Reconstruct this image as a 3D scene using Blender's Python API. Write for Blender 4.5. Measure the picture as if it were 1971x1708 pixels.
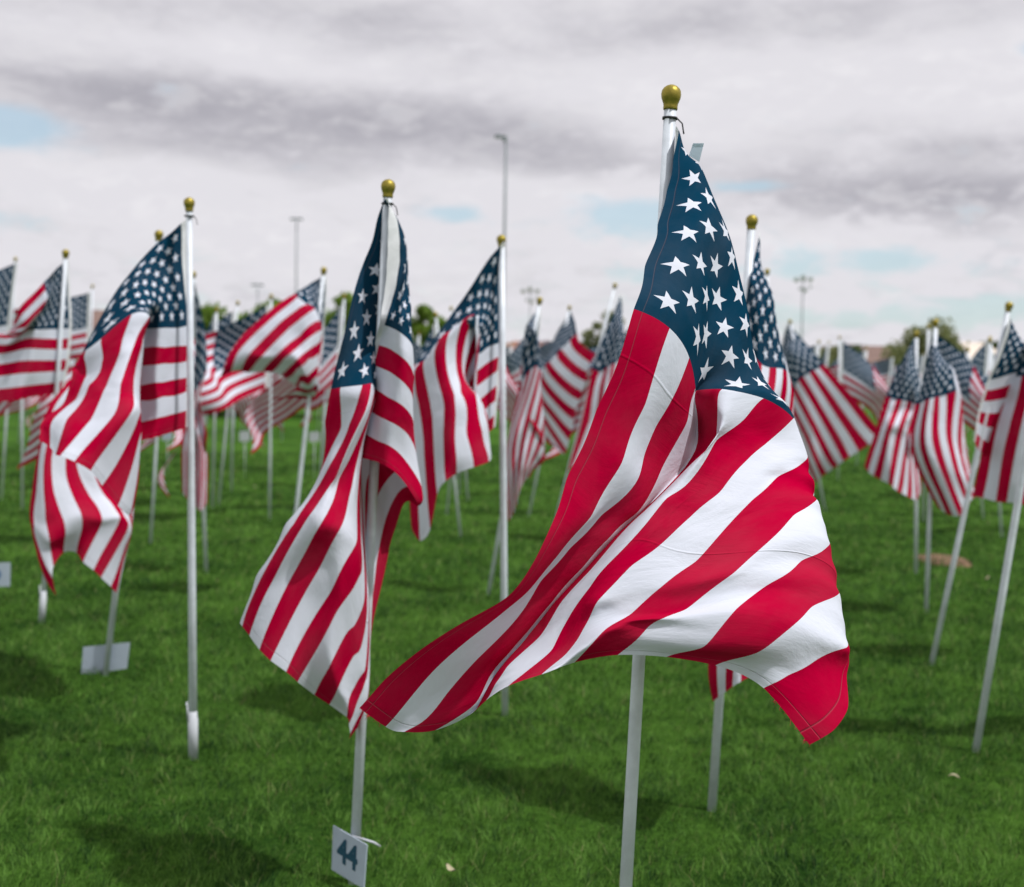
import bpy, math, random
import numpy as np
from mathutils import Vector, Matrix, noise

random.seed(7); rng = np.random.default_rng(7)
scene = bpy.context.scene
for o in list(bpy.data.objects): bpy.data.objects.remove(o)
COL = scene.collection

# ------------------------------------------------------------------ camera
FPX, PW, PH = 2490.0, 1971.0, 1708.0
CH = 1.6
PITCH = math.atan((854 - 715) / FPX)
ROLL = math.radians(0.9)
cam_d = bpy.data.cameras.new('camera'); cam = bpy.data.objects.new('camera', cam_d); COL.objects.link(cam)
cam_d.sensor_width = 36; cam_d.lens = FPX / PW * 36
cam_d.clip_start = 0.05; cam_d.clip_end = 9000
cam.location = (0, 0, CH)
RM = Matrix.Rotation(math.pi / 2 - PITCH, 3, 'X') @ Matrix.Rotation(ROLL, 3, 'Z')
cam.rotation_euler = RM.to_euler()
cam_d.dof.use_dof = True
cam_d.dof.focus_distance = 2.5
cam_d.dof.aperture_fstop = 3.4
cam_d.dof.aperture_blades = 9
scene.camera = cam
RN = np.array(RM)

def rays(px, py):
    px = np.asarray(px, float); py = np.asarray(py, float)
    v = np.stack([(px - PW / 2) / FPX, (PH / 2 - py) / FPX, -np.ones_like(px)], -1)
    w = v @ RN.T
    return w / w[..., 1:2]
def at(px, py, Y):
    return Vector((rays(px, py) * Y + np.array([0, 0, CH])).tolist())
def ground_at(px, py):
    r = rays(px, py); return Vector((r * (-CH / r[2]) + np.array([0, 0, CH])).tolist())

# ------------------------------------------------------------------ light
SUN_EL, SUN_AZ = math.radians(60), math.radians(113)       # azimuth clockwise from +Y (view direction)
sv = Vector((math.sin(SUN_AZ) * math.cos(SUN_EL), math.cos(SUN_AZ) * math.cos(SUN_EL), math.sin(SUN_EL)))
sun_d = bpy.data.lights.new('sun', 'SUN'); sun = bpy.data.objects.new('sun', sun_d); COL.objects.link(sun)
sun_d.energy = 3.0; sun_d.angle = math.radians(1.5); sun_d.color = (1, 0.975, 0.955)
sun.rotation_euler = sv.to_track_quat('Z', 'Y').to_euler()
scene.view_settings.view_transform = 'Standard'; scene.view_settings.look = 'None'
scene.view_settings.exposure = 0.08; scene.view_settings.gamma = 1.0

# ------------------------------------------------------------------ node helper
class NT:
    def __init__(s, tree): s.t = tree; s.n = tree.nodes; s.l = tree.links
    def put(s, sock, v):
        if isinstance(v, bpy.types.NodeSocket): s.l.new(v, sock)
        elif v is not None: sock.default_value = v
    def m(s, op, a=0.0, b=0.0, c=0.0, clamp=False):
        n = s.n.new('ShaderNodeMath'); n.operation = op; n.use_clamp = clamp
        for i, v in enumerate((a, b, c)): s.put(n.inputs[i], v)
        return n.outputs[0]
    def add(s, a, b): return s.m('ADD', a, b)
    def sub(s, a, b): return s.m('SUBTRACT', a, b)
    def mul(s, a, b, clamp=False): return s.m('MULTIPLY', a, b, clamp=clamp)
    def mix(s, f, a, b):
        n = s.n.new('ShaderNodeMix'); n.data_type = 'RGBA'
        s.put(n.inputs[0], f); s.put(n.inputs[6], a); s.put(n.inputs[7], b); return n.outputs[2]
    def noise(s, vec, scale, detail=3, rough=.5, dist=0.0):
        n = s.n.new('ShaderNodeTexNoise'); s.put(n.inputs['Vector'], vec)
        n.inputs['Scale'].default_value = scale; n.inputs['Detail'].default_value = detail
        n.inputs['Roughness'].default_value = rough; n.inputs['Distortion'].default_value = dist
        return n.outputs[0]
    def rng(s, v, a, b, c=0.0, d=1.0, smooth=True):
        n = s.n.new('ShaderNodeMapRange'); n.interpolation_type = 'SMOOTHSTEP' if smooth else 'LINEAR'
        s.put(n.inputs[0], v)
        for i, x in enumerate((a, b, c, d)): n.inputs[i + 1].default_value = x
        return n.outputs[0]
    def sep(s, v):
        n = s.n.new('ShaderNodeSeparateXYZ'); s.put(n.inputs[0], v); return n.outputs
    def comb(s, x, y, z=0.0):
        n = s.n.new('ShaderNodeCombineXYZ'); s.put(n.inputs[0], x); s.put(n.inputs[1], y); s.put(n.inputs[2], z); return n.outputs[0]
    def bump(s, h, strength, dist):
        n = s.n.new('ShaderNodeBump'); s.put(n.inputs['Height'], h)
        n.inputs['Strength'].default_value = strength; n.inputs['Distance'].default_value = dist
        return n.outputs[0]
    def coord(s, w): return s.n.new('ShaderNodeTexCoord').outputs[w]

# ------------------------------------------------------------------ world: sky with broken cloud
world = bpy.data.worlds.new('World'); scene.world = world; world.use_nodes = True
world.node_tree.nodes.clear(); W = NT(world.node_tree)
sky = W.n.new('ShaderNodeTexSky'); sky.sky_type = 'NISHITA'; sky.sun_disc = False
sky.sun_elevation = SUN_EL; sky.sun_rotation = SUN_AZ
g = W.coord('Generated'); gx, gy, gz = W.sep(g)
az = W.m('ARCTAN2', gx, gy); el = W.m('ARCSINE', gz)
def blob(px, py, w, h, amp):
    a0 = (px - 985) / FPX; e0 = (715 - py - (px - 985) * math.tan(-ROLL)) / FPX if False else (715 + (px - 985) * math.tan(ROLL) - py) / FPX
    dx = W.m('DIVIDE', W.sub(az, a0), w / FPX); dy = W.m('DIVIDE', W.sub(el, e0), h / FPX)
    r2 = W.add(W.mul(dx, dx), W.mul(dy, dy))
    return W.mul(W.m('EXPONENT', W.mul(r2, -1.0)), amp)
def blobs(lst):
    acc = None
    for b in lst:
        v = blob(*b); acc = v if acc is None else W.add(acc, v)
    return acc
zz = W.add(W.m('MAXIMUM', gz, 0.0), 0.10)
pv = W.comb(W.m('DIVIDE', gx, zz), W.mul(W.m('DIVIDE', gy, zz), 0.8), 0.0)
n1 = W.noise(pv, 0.95, 6, .56, .35)
n2 = W.noise(pv, 2.6, 6, .62, .5)
n3 = W.noise(pv, 7.0, 5, .6, .3)
ae = W.comb(az, W.mul(el, 2.5), 0.0)
n4 = W.noise(ae, 6.5, 7, .58, .4)
n5 = W.noise(ae, 17.0, 6, .6, .3)
dark = blobs([(250, 225, 420, 55, .62), (480, 60, 420, 60, .30), (820, 265, 380, 62, .62), (1250, 330, 300, 30, .30), (1800, 395, 330, 45, .80),
              (1650, 60, 600, 70, .22), (1880, 320, 200, 25, .35), (250, 300, 260, 26, .25), (1150, 90, 300, 40, .22),
              (1350, 210, 420, 60, -.38), (1750, 190, 300, 50, -.30), (450, 140, 250, 40, -.42), (1050, 390, 300, 45, -.30), (150, 390, 320, 60, -.30), (650, 480, 500, 60, -.22), (1500, 480, 300, 30, -.3)])
n6 = W.noise(ae, 42.0, 5, .6, .2)
dk = W.add(W.add(W.mul(W.sub(n4, .5), 1.5), W.mul(W.sub(n2, .5), .8)), W.mul(dark, 1.2))
dk = W.add(dk, W.add(W.mul(W.sub(n5, .5), W.rng(el, .0, .22, 5.4, .9)), W.mul(W.sub(n6, .5), W.rng(el, .0, .2, 3.2, .5))))
dkf = W.rng(dk, -.30, .95)
blue = blobs([(50, 285, 130, 36, .62), (1210, 425, 130, 38, .60), (870, 418, 90, 18, .34), (1420, 372, 70, 12, .35), (1640, 515, 260, 26, .42), (1960, 155, 70, 22, .55),
              (1850, 610, 320, 34, .40), (1300, 620, 500, 30, .22), (1350, 530, 160, 26, .25), (250, 560, 300, 40, .10)])
bl = W.add(W.add(W.mul(blue, 1.15), W.mul(W.sub(n5, .5), W.rng(el, .06, .18, 1.7, .7))), W.mul(W.sub(n4, .5), .6))
blf = W.rng(bl, .10, .50)
cl = W.mix(dkf, (.785, .77, .815, 1), (.44, .43, .48, 1))
# the cloud is a little brighter towards the horizon band and softly mottled
cl = W.mix(W.mul(W.rng(W.add(n5, W.mul(n6, .6)), .74, .98, 0, .85), W.rng(el, .0, .16, 1, .35)), cl, (.965, .95, .975, 1))
skyc = W.n.new('ShaderNodeVectorMath'); skyc.operation = 'SCALE'; W.l.new(sky.outputs[0], skyc.inputs[0]); skyc.inputs[3].default_value = 1.0
tint = W.n.new('ShaderNodeVectorMath'); tint.operation = 'MULTIPLY'; W.l.new(skyc.outputs[0], tint.inputs[0]); tint.inputs[1].default_value = (1.0, 1.12, 1.12)
bgs = W.n.new('ShaderNodeBackground'); W.put(bgs.inputs[0], W.mix(.5, tint.outputs[0], (3.6, 4.75, 5.4, 1))); bgs.inputs[1].default_value = 0.13
bgc = W.n.new('ShaderNodeBackground'); W.put(bgc.inputs[0], cl); bgc.inputs[1].default_value = 0.93
cover = W.sub(1.0, W.mul(blf, .70))
# below the horizon and overhead keep one even cloud
ms = W.n.new('ShaderNodeMixShader'); W.put(ms.inputs[0], cover); W.l.new(bgs.outputs[0], ms.inputs[1]); W.l.new(bgc.outputs[0], ms.inputs[2])
wo = W.n.new('ShaderNodeOutputWorld'); W.l.new(ms.outputs[0], wo.inputs[0])

# ------------------------------------------------------------------ materials
def mat(name, col, rough=.6, metal=0.0, var=0.0, vscale=8.0, bump=0.0, bscale=60, spec=.5, trans=0.0, objvar=0.0):
    m = bpy.data.materials.new(name); m.use_nodes = True; T = NT(m.node_tree)
    b = T.n['Principled BSDF']; c = (*col, 1)
    b.inputs['Roughness'].default_value = rough; b.inputs['Metallic'].default_value = metal
    b.inputs['Specular IOR Level'].default_value = spec
    co = T.coord('Object')
    cs = None
    if var:
        nz = T.noise(co, vscale, 4, .6)
        cs = T.mix(T.rng(nz, .3, .7), tuple(x * (1 - var) for x in col) + (1,), tuple(min(1, x * (1 + var)) for x in col) + (1,))
    if objvar:
        oi = T.n.new('ShaderNodeObjectInfo')
        cs = T.mix(oi.outputs['Random'], cs if cs is not None else c, tuple(x * (1 - objvar) for x in col) + (1,))
    T.put(b.inputs['Base Color'], cs if cs is not None else c)
    if bump: T.put(b.inputs['Normal'], T.bump(T.noise(co, bscale, 4, .6), bump, .01))
    if trans:
        tr = T.n.new('ShaderNodeBsdfTranslucent'); T.put(tr.inputs[0], cs if cs is not None else c)
        mx = T.n.new('ShaderNodeMixShader'); mx.inputs[0].default_value = trans
        T.l.new(b.outputs[0], mx.inputs[1]); T.l.new(tr.outputs[0], mx.inputs[2])
        T.l.new(mx.outputs[0], T.n['Material Output'].inputs[0])
    return m

FW, FH = 1.52, 0.91
def flag_material():
    m = bpy.data.materials.new('flag_fabric'); m.use_nodes = True; T = NT(m.node_tree)
    b = T.n['Principled BSDF']
    uv = T.coord('UV'); u, v, _ = T.sep(uv)
    stripe = T.m('GREATER_THAN', T.m('MODULO', T.mul(v, 13.0), 2.0), 1.0)
    incan = T.mul(T.m('LESS_THAN', u, 0.4), T.m('LESS_THAN', v, 7 / 13))
    a = T.mul(u, 30.0)          # twelve columns over the canton
    bb = T.mul(v, 130 / 7)      # ten rows
    inr = T.mul(T.mul(T.m('GREATER_THAN', a, .4), T.m('LESS_THAN', a, 11.6)), T.mul(T.m('GREATER_THAN', bb, .35), T.m('LESS_THAN', bb, 9.65)))
    R_, r_ = .0275, .0275 * .40
    tipx, ix, iy = R_, r_ * math.cos(math.radians(36)), r_ * math.sin(math.radians(36))
    nx, ny = iy, (tipx - ix)            # normal of the tip edge
    ln = math.hypot(nx, ny); nx /= ln; ny /= ln; dd = nx * tipx
    def lattice(off):
        ca = T.mul(T.sub(T.m('PINGPONG', 0, 1), 0), 0)
        fa = T.sub(T.m('FRACT', T.m('DIVIDE', T.sub(a, off - 1), 2.0)), .5)
        fb = T.sub(T.m('FRACT', T.m('DIVIDE', T.sub(bb, off - 1), 2.0)), .5)
        dx = T.mul(fa, 2 * FW * .4 / 12); dy = T.mul(fb, -2 * FH * 7 / 13 / 10)
        ang = T.m('ARCTAN2', dx, dy)
        sec = math.radians(72)
        f = T.m('ABSOLUTE', T.sub(T.mul(T.m('FRACT', T.add(T.m('DIVIDE', ang, sec), 5.5)), sec), sec / 2))
        r = T.m('SQRT', T.add(T.mul(dx, dx), T.mul(dy, dy)))
        px_ = T.mul(r, T.m('COSINE', f)); py_ = T.mul(r, T.m('SINE', f))
        return T.m('LESS_THAN', T.add(T.mul(px_, nx), T.mul(py_, ny)), dd)
    inb = T.mul(T.mul(T.m('GREATER_THAN', a, 1.0), T.m('LESS_THAN', a, 11.0)), T.mul(T.m('GREATER_THAN', bb, 1.0), T.m('LESS_THAN', bb, 9.0)))
    star = T.m('MAXIMUM', lattice(1.0), T.mul(lattice(2.0), inb))
    # even lattice must not start at row/column zero nor end at ten/twelve
    star = T.mul(star, inr)
    red = (.46, .0, .034, 1); white = (.70, .735, .83, 1); navy = (.004, .042, .083, 1)
    c = T.mix(stripe, red, white)
    c = T.mix(incan, c, T.mix(star, navy, white))
    c = T.mix(T.m('LESS_THAN', u, 0.0), c, (.78, .80, .82, 1))
    dirt = T.rng(T.noise(T.comb(u, v), 5, 5, .6), .35, .75, 0, .10)
    c = T.mix(dirt, c, (.25, .22, .24, 1))
    # stitched hem lines
    hem = T.m('MAXIMUM', T.rng(T.m('ABSOLUTE', T.sub(v, .017)), 0, .0016, 1, 0), T.rng(T.m('ABSOLUTE', T.sub(v, .983)), 0, .0016, 1, 0))
    hem = T.m('MAXIMUM', hem, T.rng(T.m('ABSOLUTE', T.sub(u, .986)), 0, .0012, 1, 0))
    c = T.mix(T.mul(hem, .22), c, (.3, .2, .22, 1))
    T.put(b.inputs['Base Color'], c)
    b.inputs['Roughness'].default_value = .8; b.inputs['Specular IOR Level'].default_value = .0
    # packing creases, hem and weave
    wob = T.mul(T.sub(T.noise(T.comb(u, v), 5, 3), .5), .012)
    def crease(x, p, w): return T.rng(T.m('ABSOLUTE', T.sub(T.add(x, wob), p)), 0, w, 1, 0)
    fade = T.rng(T.noise(T.comb(u, T.mul(v, .6)), 3.3, 2), .40, .62)
    h = T.mul(T.add(T.add(T.mul(crease(u, .46, .0028), .6), crease(u, .705, .003)), T.mul(crease(v, .50, .005), .5)), fade)
    h = T.mul(h, .45)
    h = T.add(h, T.mul(hem, -.5))
    wr = T.mul(T.noise(T.comb(u, T.mul(v, .6)), 8, 6, .62, .7), 1.9)
    h = T.add(h, wr)
    nb = T.bump(h, .55, .006)
    wv = T.n.new('ShaderNodeBump'); wv.inputs['Strength'].default_value = .25; wv.inputs['Distance'].default_value = .0006
    T.put(wv.inputs['Height'], T.noise(T.comb(u, T.mul(v, .6)), 420, 2, .7)); T.put(wv.inputs['Normal'], nb)
    T.put(b.inputs['Normal'], wv.outputs[0])
    tr = T.n.new('ShaderNodeBsdfTranslucent'); T.put(tr.inputs[0], c)
    mx = T.n.new('ShaderNodeMixShader'); mx.inputs[0].default_value = .12
    T.l.new(b.outputs[0], mx.inputs[1]); T.l.new(tr.outputs[0], mx.inputs[2])
    T.l.new(mx.outputs[0], T.n['Material Output'].inputs[0])
    return m

M_flag = flag_material()
M_pole = mat('pole_paint', (.66, .71, .77), .42, .05, var=.10, vscale=14, bump=.12, bscale=40, spec=.5)
M_gold = mat('finial_gold', (.34, .27, .045), .45, .7, var=.15, vscale=60, bump=.12, bscale=120)
M_black = mat('ring_rubber', (.015, .015, .018), .5)
M_plastic = mat('card_plastic', (.50, .58, .68), .45, 0, var=.06, vscale=9, trans=.1)
M_ink = mat('ink_teal', (.01, .07, .12), .6)
M_emblem = mat('emblem_blue', (.12, .22, .42), .6)
M_sleeve = mat('sleeve_plastic', (.54, .57, .61), .6, 0, var=.08)
M_tag = mat('tag_translucent', (.70, .80, .86), .5, trans=.5)
M_steel = mat('galvanised_steel', (.19, .225, .235), .6, .1, var=.1)
M_lens = mat('lamp_glass', (.7, .72, .75), .15, .3)
M_bark = mat('bark', (.10, .075, .05), .9, var=.3, vscale=12)
M_soil = mat('bare_soil', (.17, .095, .055), .95, var=.3, vscale=6)

def leaf_mat(name, c1, c2):
    m = bpy.data.materials.new(name); m.use_nodes = True; T = NT(m.node_tree); b = T.n['Principled BSDF']
    gi = T.n.new('ShaderNodeNewGeometry')
    f = T.add(T.mul(gi.outputs['Random Per Island'], .6), T.mul(T.noise(T.coord('Object'), 1.3, 3), .5))
    c = T.mix(f, (*c1, 1), (*c2, 1)); T.put(b.inputs['Base Color'], c); b.inputs['Roughness'].default_value = .6
    b.inputs['Specular IOR Level'].default_value = .25
    tr = T.n.new('ShaderNodeBsdfTranslucent'); T.put(tr.inputs[0], c)
    mx = T.n.new('ShaderNodeMixShader'); mx.inputs[0].default_value = .35
    T.l.new(b.outputs[0], mx.inputs[1]); T.l.new(tr.outputs[0], mx.inputs[2]); T.l.new(mx.outputs[0], T.n['Material Output'].inputs[0])
    return m
M_leaf_g = leaf_mat('leaves_green', (.09, .18, .02), (.26, .38, .06))
M_leaf_p = leaf_mat('leaves_pale', (.14, .17, .06), (.30, .32, .14))
M_leaf_d = leaf_mat('leaves_dull', (.06, .10, .035), (.15, .20, .07))

# ------------------------------------------------------------------ object helpers
def tag(o, label=None, cat=None, group=None, kind=None):
    if label: o['label'] = label
    if cat: o['category'] = cat
    if group: o['group'] = group
    if kind: o['kind'] = kind
    return o
def empty(name, loc):
    o = bpy.data.objects.new(name, None); COL.objects.link(o); o.location = loc; o.empty_display_size = .1
    return o
def link(name, me, parent=None, loc=None):
    """me is in world coordinates relative to the parent's location when parent is given"""
    o = bpy.data.objects.new(name, me); COL.objects.link(o)
    if parent is not None: o.parent = parent
    if loc is not None: o.location = loc
    return o
def mesh(name, V, F, m, smooth=True, uv=None):
    me = bpy.data.meshes.new(name)
    V = np.asarray(V, dtype=np.float32)
    me.from_pydata(V.tolist(), [], [tuple(int(i) for i in f) for f in F])
    if uv is not None:
        lay = me.uv_layers.new(name='UVMap')
        idx = np.empty(len(me.loops), dtype=np.int32); me.loops.foreach_get('vertex_index', idx)
        lay.data.foreach_set('uv', np.asarray(uv, dtype=np.float32)[idx].ravel())
    me.materials.append(m)
    if smooth: me.polygons.foreach_set('use_smooth', [True] * len(me.polygons))
    me.update(); return me
def fast_mesh(name, V, polys_n, loops, m, smooth=False):
    """V (n,3); loops flat vertex ids; polys_n = loop count of each polygon"""
    me = bpy.data.meshes.new(name)
    me.vertices.add(len(V)); me.vertices.foreach_set('co', np.asarray(V, np.float32).ravel())
    me.loops.add(len(loops)); me.loops.foreach_set('vertex_index', np.asarray(loops, np.int32))
    st = np.concatenate([[0], np.cumsum(polys_n)[:-1]]).astype(np.int32)
    me.polygons.add(len(polys_n)); me.polygons.foreach_set('loop_start', st)
    try: me.polygons.foreach_set('loop_total', np.asarray(polys_n, np.int32))
    except Exception: pass
    me.materials.append(m); me.update(calc_edges=True); me.validate()
    if smooth: me.polygons.foreach_set('use_smooth', [True] * len(me.polygons))
    return me
class MB:
    def __init__(s): s.V = []; s.F = []
    def tube(s, pts, rad, n=12, cap=True):
        pts = [Vector(p) for p in pts]; base = len(s.V)
        if not hasattr(rad, '__len__'): rad = [rad] * len(pts)
        ref = None
        for i, p in enumerate(pts):
            d = (pts[min(i + 1, len(pts) - 1)] - pts[max(i - 1, 0)])
            if d.length < 1e-9: d = Vector((0, 0, 1))
            d.normalize()
            if ref is None: ref = d.orthogonal().normalized()
            a = (ref - d * ref.dot(d)).normalized(); ref = a; b = d.cross(a)
            for k in range(n):
                t = 2 * math.pi * k / n
                s.V.append(p + (a * math.cos(t) + b * math.sin(t)) * rad[i])
        for i in range(len(pts) - 1):
            for k in range(n):
                s.F.append((base + i * n + k, base + i * n + (k + 1) % n, base + (i + 1) * n + (k + 1) % n, base + (i + 1) * n + k))
        if cap:
            s.F.append(tuple(base + k for k in reversed(range(n)))); e = base + (len(pts) - 1) * n
            s.F.append(tuple(e + k for k in range(n)))
        return s
    def box(s, c, sx, sy, sz, rz=0.0):
        c = Vector(c); base = len(s.V); cr, sr = math.cos(rz), math.sin(rz)
        for z in (-1, 1):
            for (x, y) in ((-1, -1), (1, -1), (1, 1), (-1, 1)):
                X, Y = x * sx / 2, y * sy / 2
                s.V.append(c + Vector((X * cr - Y * sr, X * sr + Y * cr, z * sz / 2)))
        for f in ((0, 3, 2, 1), (4, 5, 6, 7), (0, 1, 5, 4), (1, 2, 6, 5), (2, 3, 7, 6), (3, 0, 4, 7)):
            s.F.append(tuple(base + i for i in f))
        return s
    def poly(s, pts, faces):
        base = len(s.V); s.V += [Vector(p) for p in pts]; s.F += [tuple(base + i for i in f) for f in faces]; return s
    def build(s, name, m, parent=None, origin=Vector((0, 0, 0)), smooth=True, auto=False):
        V = [v - origin for v in s.V]
        me = mesh(name, [tuple(v) for v in V], s.F, m, smooth)
        return link(name, me, parent)

# ------------------------------------------------------------------ cloth: thin-plate fit through traced points, then depths eased until the cloth keeps its woven size
def tps(ctrl, vals, q, lam=2e-5):
    C = np.asarray(ctrl, float); V = np.asarray(vals, float); n = len(C)
    def U(r2): return np.where(r2 > 0, r2 * np.log(np.maximum(r2, 1e-12)), 0)
    K = U(((C[:, None] - C[None]) ** 2).sum(-1)) + lam * np.eye(n)
    P = np.c_[np.ones(n), C]
    A = np.block([[K, P], [P.T, np.zeros((3, 3))]])
    sol = np.linalg.solve(A, np.r_[V, np.zeros((3, V.shape[1]))])
    out = np.empty((len(q), V.shape[1]))
    Kq = U(((q[:, None] - C[None]) ** 2).sum(-1))
    return Kq @ sol[:n] + np.c_[np.ones(len(q)), q] @ sol[n:]

def relax_depth(px, py, D, iters=160, clampd=.2, smooth=.25):
    """px, py, D: (ns, nt) arrays; moves each point along its line of sight so that neighbours sit a woven length apart"""
    ns, nt = D.shape; R = rays(px, py); D0 = D.copy()
    Ls = FW * SSPAN / (ns - 1); Lt = FH / (nt - 1)
    for it in range(iters):
        P = R * D[..., None]; acc = np.zeros_like(D); cnt = np.full_like(D, 1e-6)
        for (sl_a, sl_b, L) in (((slice(0, -1), slice(None)), (slice(1, None), slice(None)), Ls),
                                ((slice(None), slice(0, -1)), (slice(None), slice(1, None)), Lt),
                                ((slice(0, -1), slice(0, -1)), (slice(1, None), slice(1, None)), math.hypot(Ls, Lt)),
                                ((slice(0, -1), slice(1, None)), (slice(1, None), slice(0, -1)), math.hypot(Ls, Lt))):
            d = P[sl_b] - P[sl_a]; ln = np.sqrt((d ** 2).sum(-1)) + 1e-9
            err = ln - L
            ga = -(d * R[sl_a]).sum(-1) / ln; gb = (d * R[sl_b]).sum(-1) / ln
            k = err / (ga ** 2 + gb ** 2 + .15)
            acc[sl_a] -= k * ga; acc[sl_b] -= k * gb; cnt[sl_a] += 1; cnt[sl_b] += 1
        D = D + acc / cnt * .9
        S = D.copy()
        S[1:-1] += .5 * smooth * (D[2:] + D[:-2] - 2 * D[1:-1])
        S[:, 1:-1] += .5 * smooth * (D[:, 2:] + D[:, :-2] - 2 * D[:, 1:-1])
        D = np.clip(S, D0 - clampd, D0 + clampd)
    return D

HEAD = 0.028
SSPAN = 1 + HEAD
def grid_mesh(P, m, name='cloth', wob=0.003, seed=0, s0=-HEAD):
    ns, nt = P.shape[:2]
    # gentle crumple along the normal
    du = np.gradient(P, axis=0); dv = np.gradient(P, axis=1); N = np.cross(du, dv)
    N /= (np.linalg.norm(N, axis=-1, keepdims=True) + 1e-12)
    S = np.linspace(s0, 1, ns); Tt = np.linspace(0, 1, nt)
    if wob:
        h = np.array([[noise.fractal(Vector((s * 5 + seed * 3.1, t * 4.2, seed)), 1.0, 2.0, 3) for t in Tt] for s in S])
        P = P + N * (h * wob)[..., None]
    uv = np.stack(np.meshgrid(S, Tt, indexing='ij'), -1).reshape(-1, 2)
    idx = np.arange(ns * nt).reshape(ns, nt)
    F = np.stack([idx[:-1, :-1], idx[1:, :-1], idx[1:, 1:], idx[:-1, 1:]], -1).reshape(-1, 4)
    return mesh(name, P.reshape(-1, 3), F, m, True, uv)

def traced_cloth(tr, Y, ox=0, oy=0, k=1.0, ns=70, nt=44, clampd=.15, iters=140, lam=2e-5, wob=.004, seed=0, cs=31, ct=23, smooth=.25):
    ctrl = [(s * FW, kk / 13 * FH) for (s, kk, *_) in tr]
    vals = [((ox + x / k) / 1000, (oy + y / k) / 1000, d / 100) for (_, _, x, y, d) in tr]
    S = np.linspace(-HEAD, 1, cs); T_ = np.linspace(0, 1, ct)
    q = np.stack(np.meshgrid(S * FW, T_ * FH, indexing='ij'), -1).reshape(-1, 2)
    o = tps(ctrl, vals, q, lam).reshape(cs, ct, 3)
    D = Y + o[..., 2]
    D = relax_depth(o[..., 0] * 1000, o[..., 1] * 1000, D, iters, clampd, smooth)
    # refine with a second fit of the eased depth
    S2 = np.linspace(-HEAD, 1, ns); T2 = np.linspace(0, 1, nt)
    q2 = np.stack(np.meshgrid(S2 * FW, T2 * FH, indexing='ij'), -1).reshape(-1, 2)
    o2 = tps(ctrl, vals, q2, lam).reshape(ns, nt, 3)
    def cubic(A, x):     # Catmull-Rom along axis 0
        n = A.shape[0]; i = np.clip(np.floor(x).astype(int), 0, n - 2); f = (x - i).reshape((-1,) + (1,) * (A.ndim - 1))
        p0, p1, p2, p3 = A[np.clip(i - 1, 0, n - 1)], A[i], A[i + 1], A[np.clip(i + 2, 0, n - 1)]
        return .5 * ((2 * p1) + (p2 - p0) * f + (2 * p0 - 5 * p1 + 4 * p2 - p3) * f ** 2 + (3 * p1 - p0 - 3 * p2 + p3) * f ** 3)
    Df = cubic(D, np.linspace(0, cs - 1, ns)); Df = cubic(Df.T, np.linspace(0, ct - 1, nt)).T
    P = rays(o2[..., 0] * 1000, o2[..., 1] * 1000) * Df[..., None] + np.array([0, 0, CH])
    return P

# a free-blown cloth for the flags of the field: hoist on the pole, the fly drooping and rippling
def blown_cloth(az, droop, seed, ns=40, nt=24, ripple=1.0, curl=.5):
    r = random.Random(seed); P = np.zeros((ns, nt, 3))
    ph = r.uniform(0, 6.28); ph2 = r.uniform(0, 6.28); fr = r.uniform(1.0, 1.7)
    S = np.linspace(-HEAD, 1, ns); ds = (S[1] - S[0]) * FW
    for j in range(nt):
        t = j / (nt - 1)
        x = y = 0.0; z = -t * FH * (1 - .10 * droop)
        for i, s in enumerate(S):
            P[i, j] = (x, y, z)
            dr = droop * (1 - .25 * t) * (0.85 + .25 * math.sin(3 * s + ph2))
            a = math.sin(2 * math.pi * (fr * max(s, 0) + .55 * t) + ph) * 1.05 * ripple * min(1, .25 + max(s, 0) * 1.6) + curl * s
            ca = math.cos(dr); x += ds * ca * math.cos(a); y += ds * ca * math.sin(a) * .8; z -= ds * math.sin(dr)
    c, s_ = math.cos(az), math.sin(az)
    X = P[..., 0] * c - P[..., 1] * s_; Y = P[..., 0] * s_ + P[..., 1] * c
    return np.stack([X, Y, P[..., 2]], -1)

FIN = [(0, .0150), (.003, .0162), (.008, .0158), (.013, .0163), (.019, .0185), (.026, .0212), (.034, .0222), (.042, .0210), (.048, .0175), (.0525, .0120), (.055, .006), (.056, .0008)]
def finial_into(mb, p, ax, sc=1.0, n=20):
    mb.tube([p + ax * (h * sc) for h, _ in FIN], [r * sc for _, r in FIN], n)
    return mb

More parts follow.
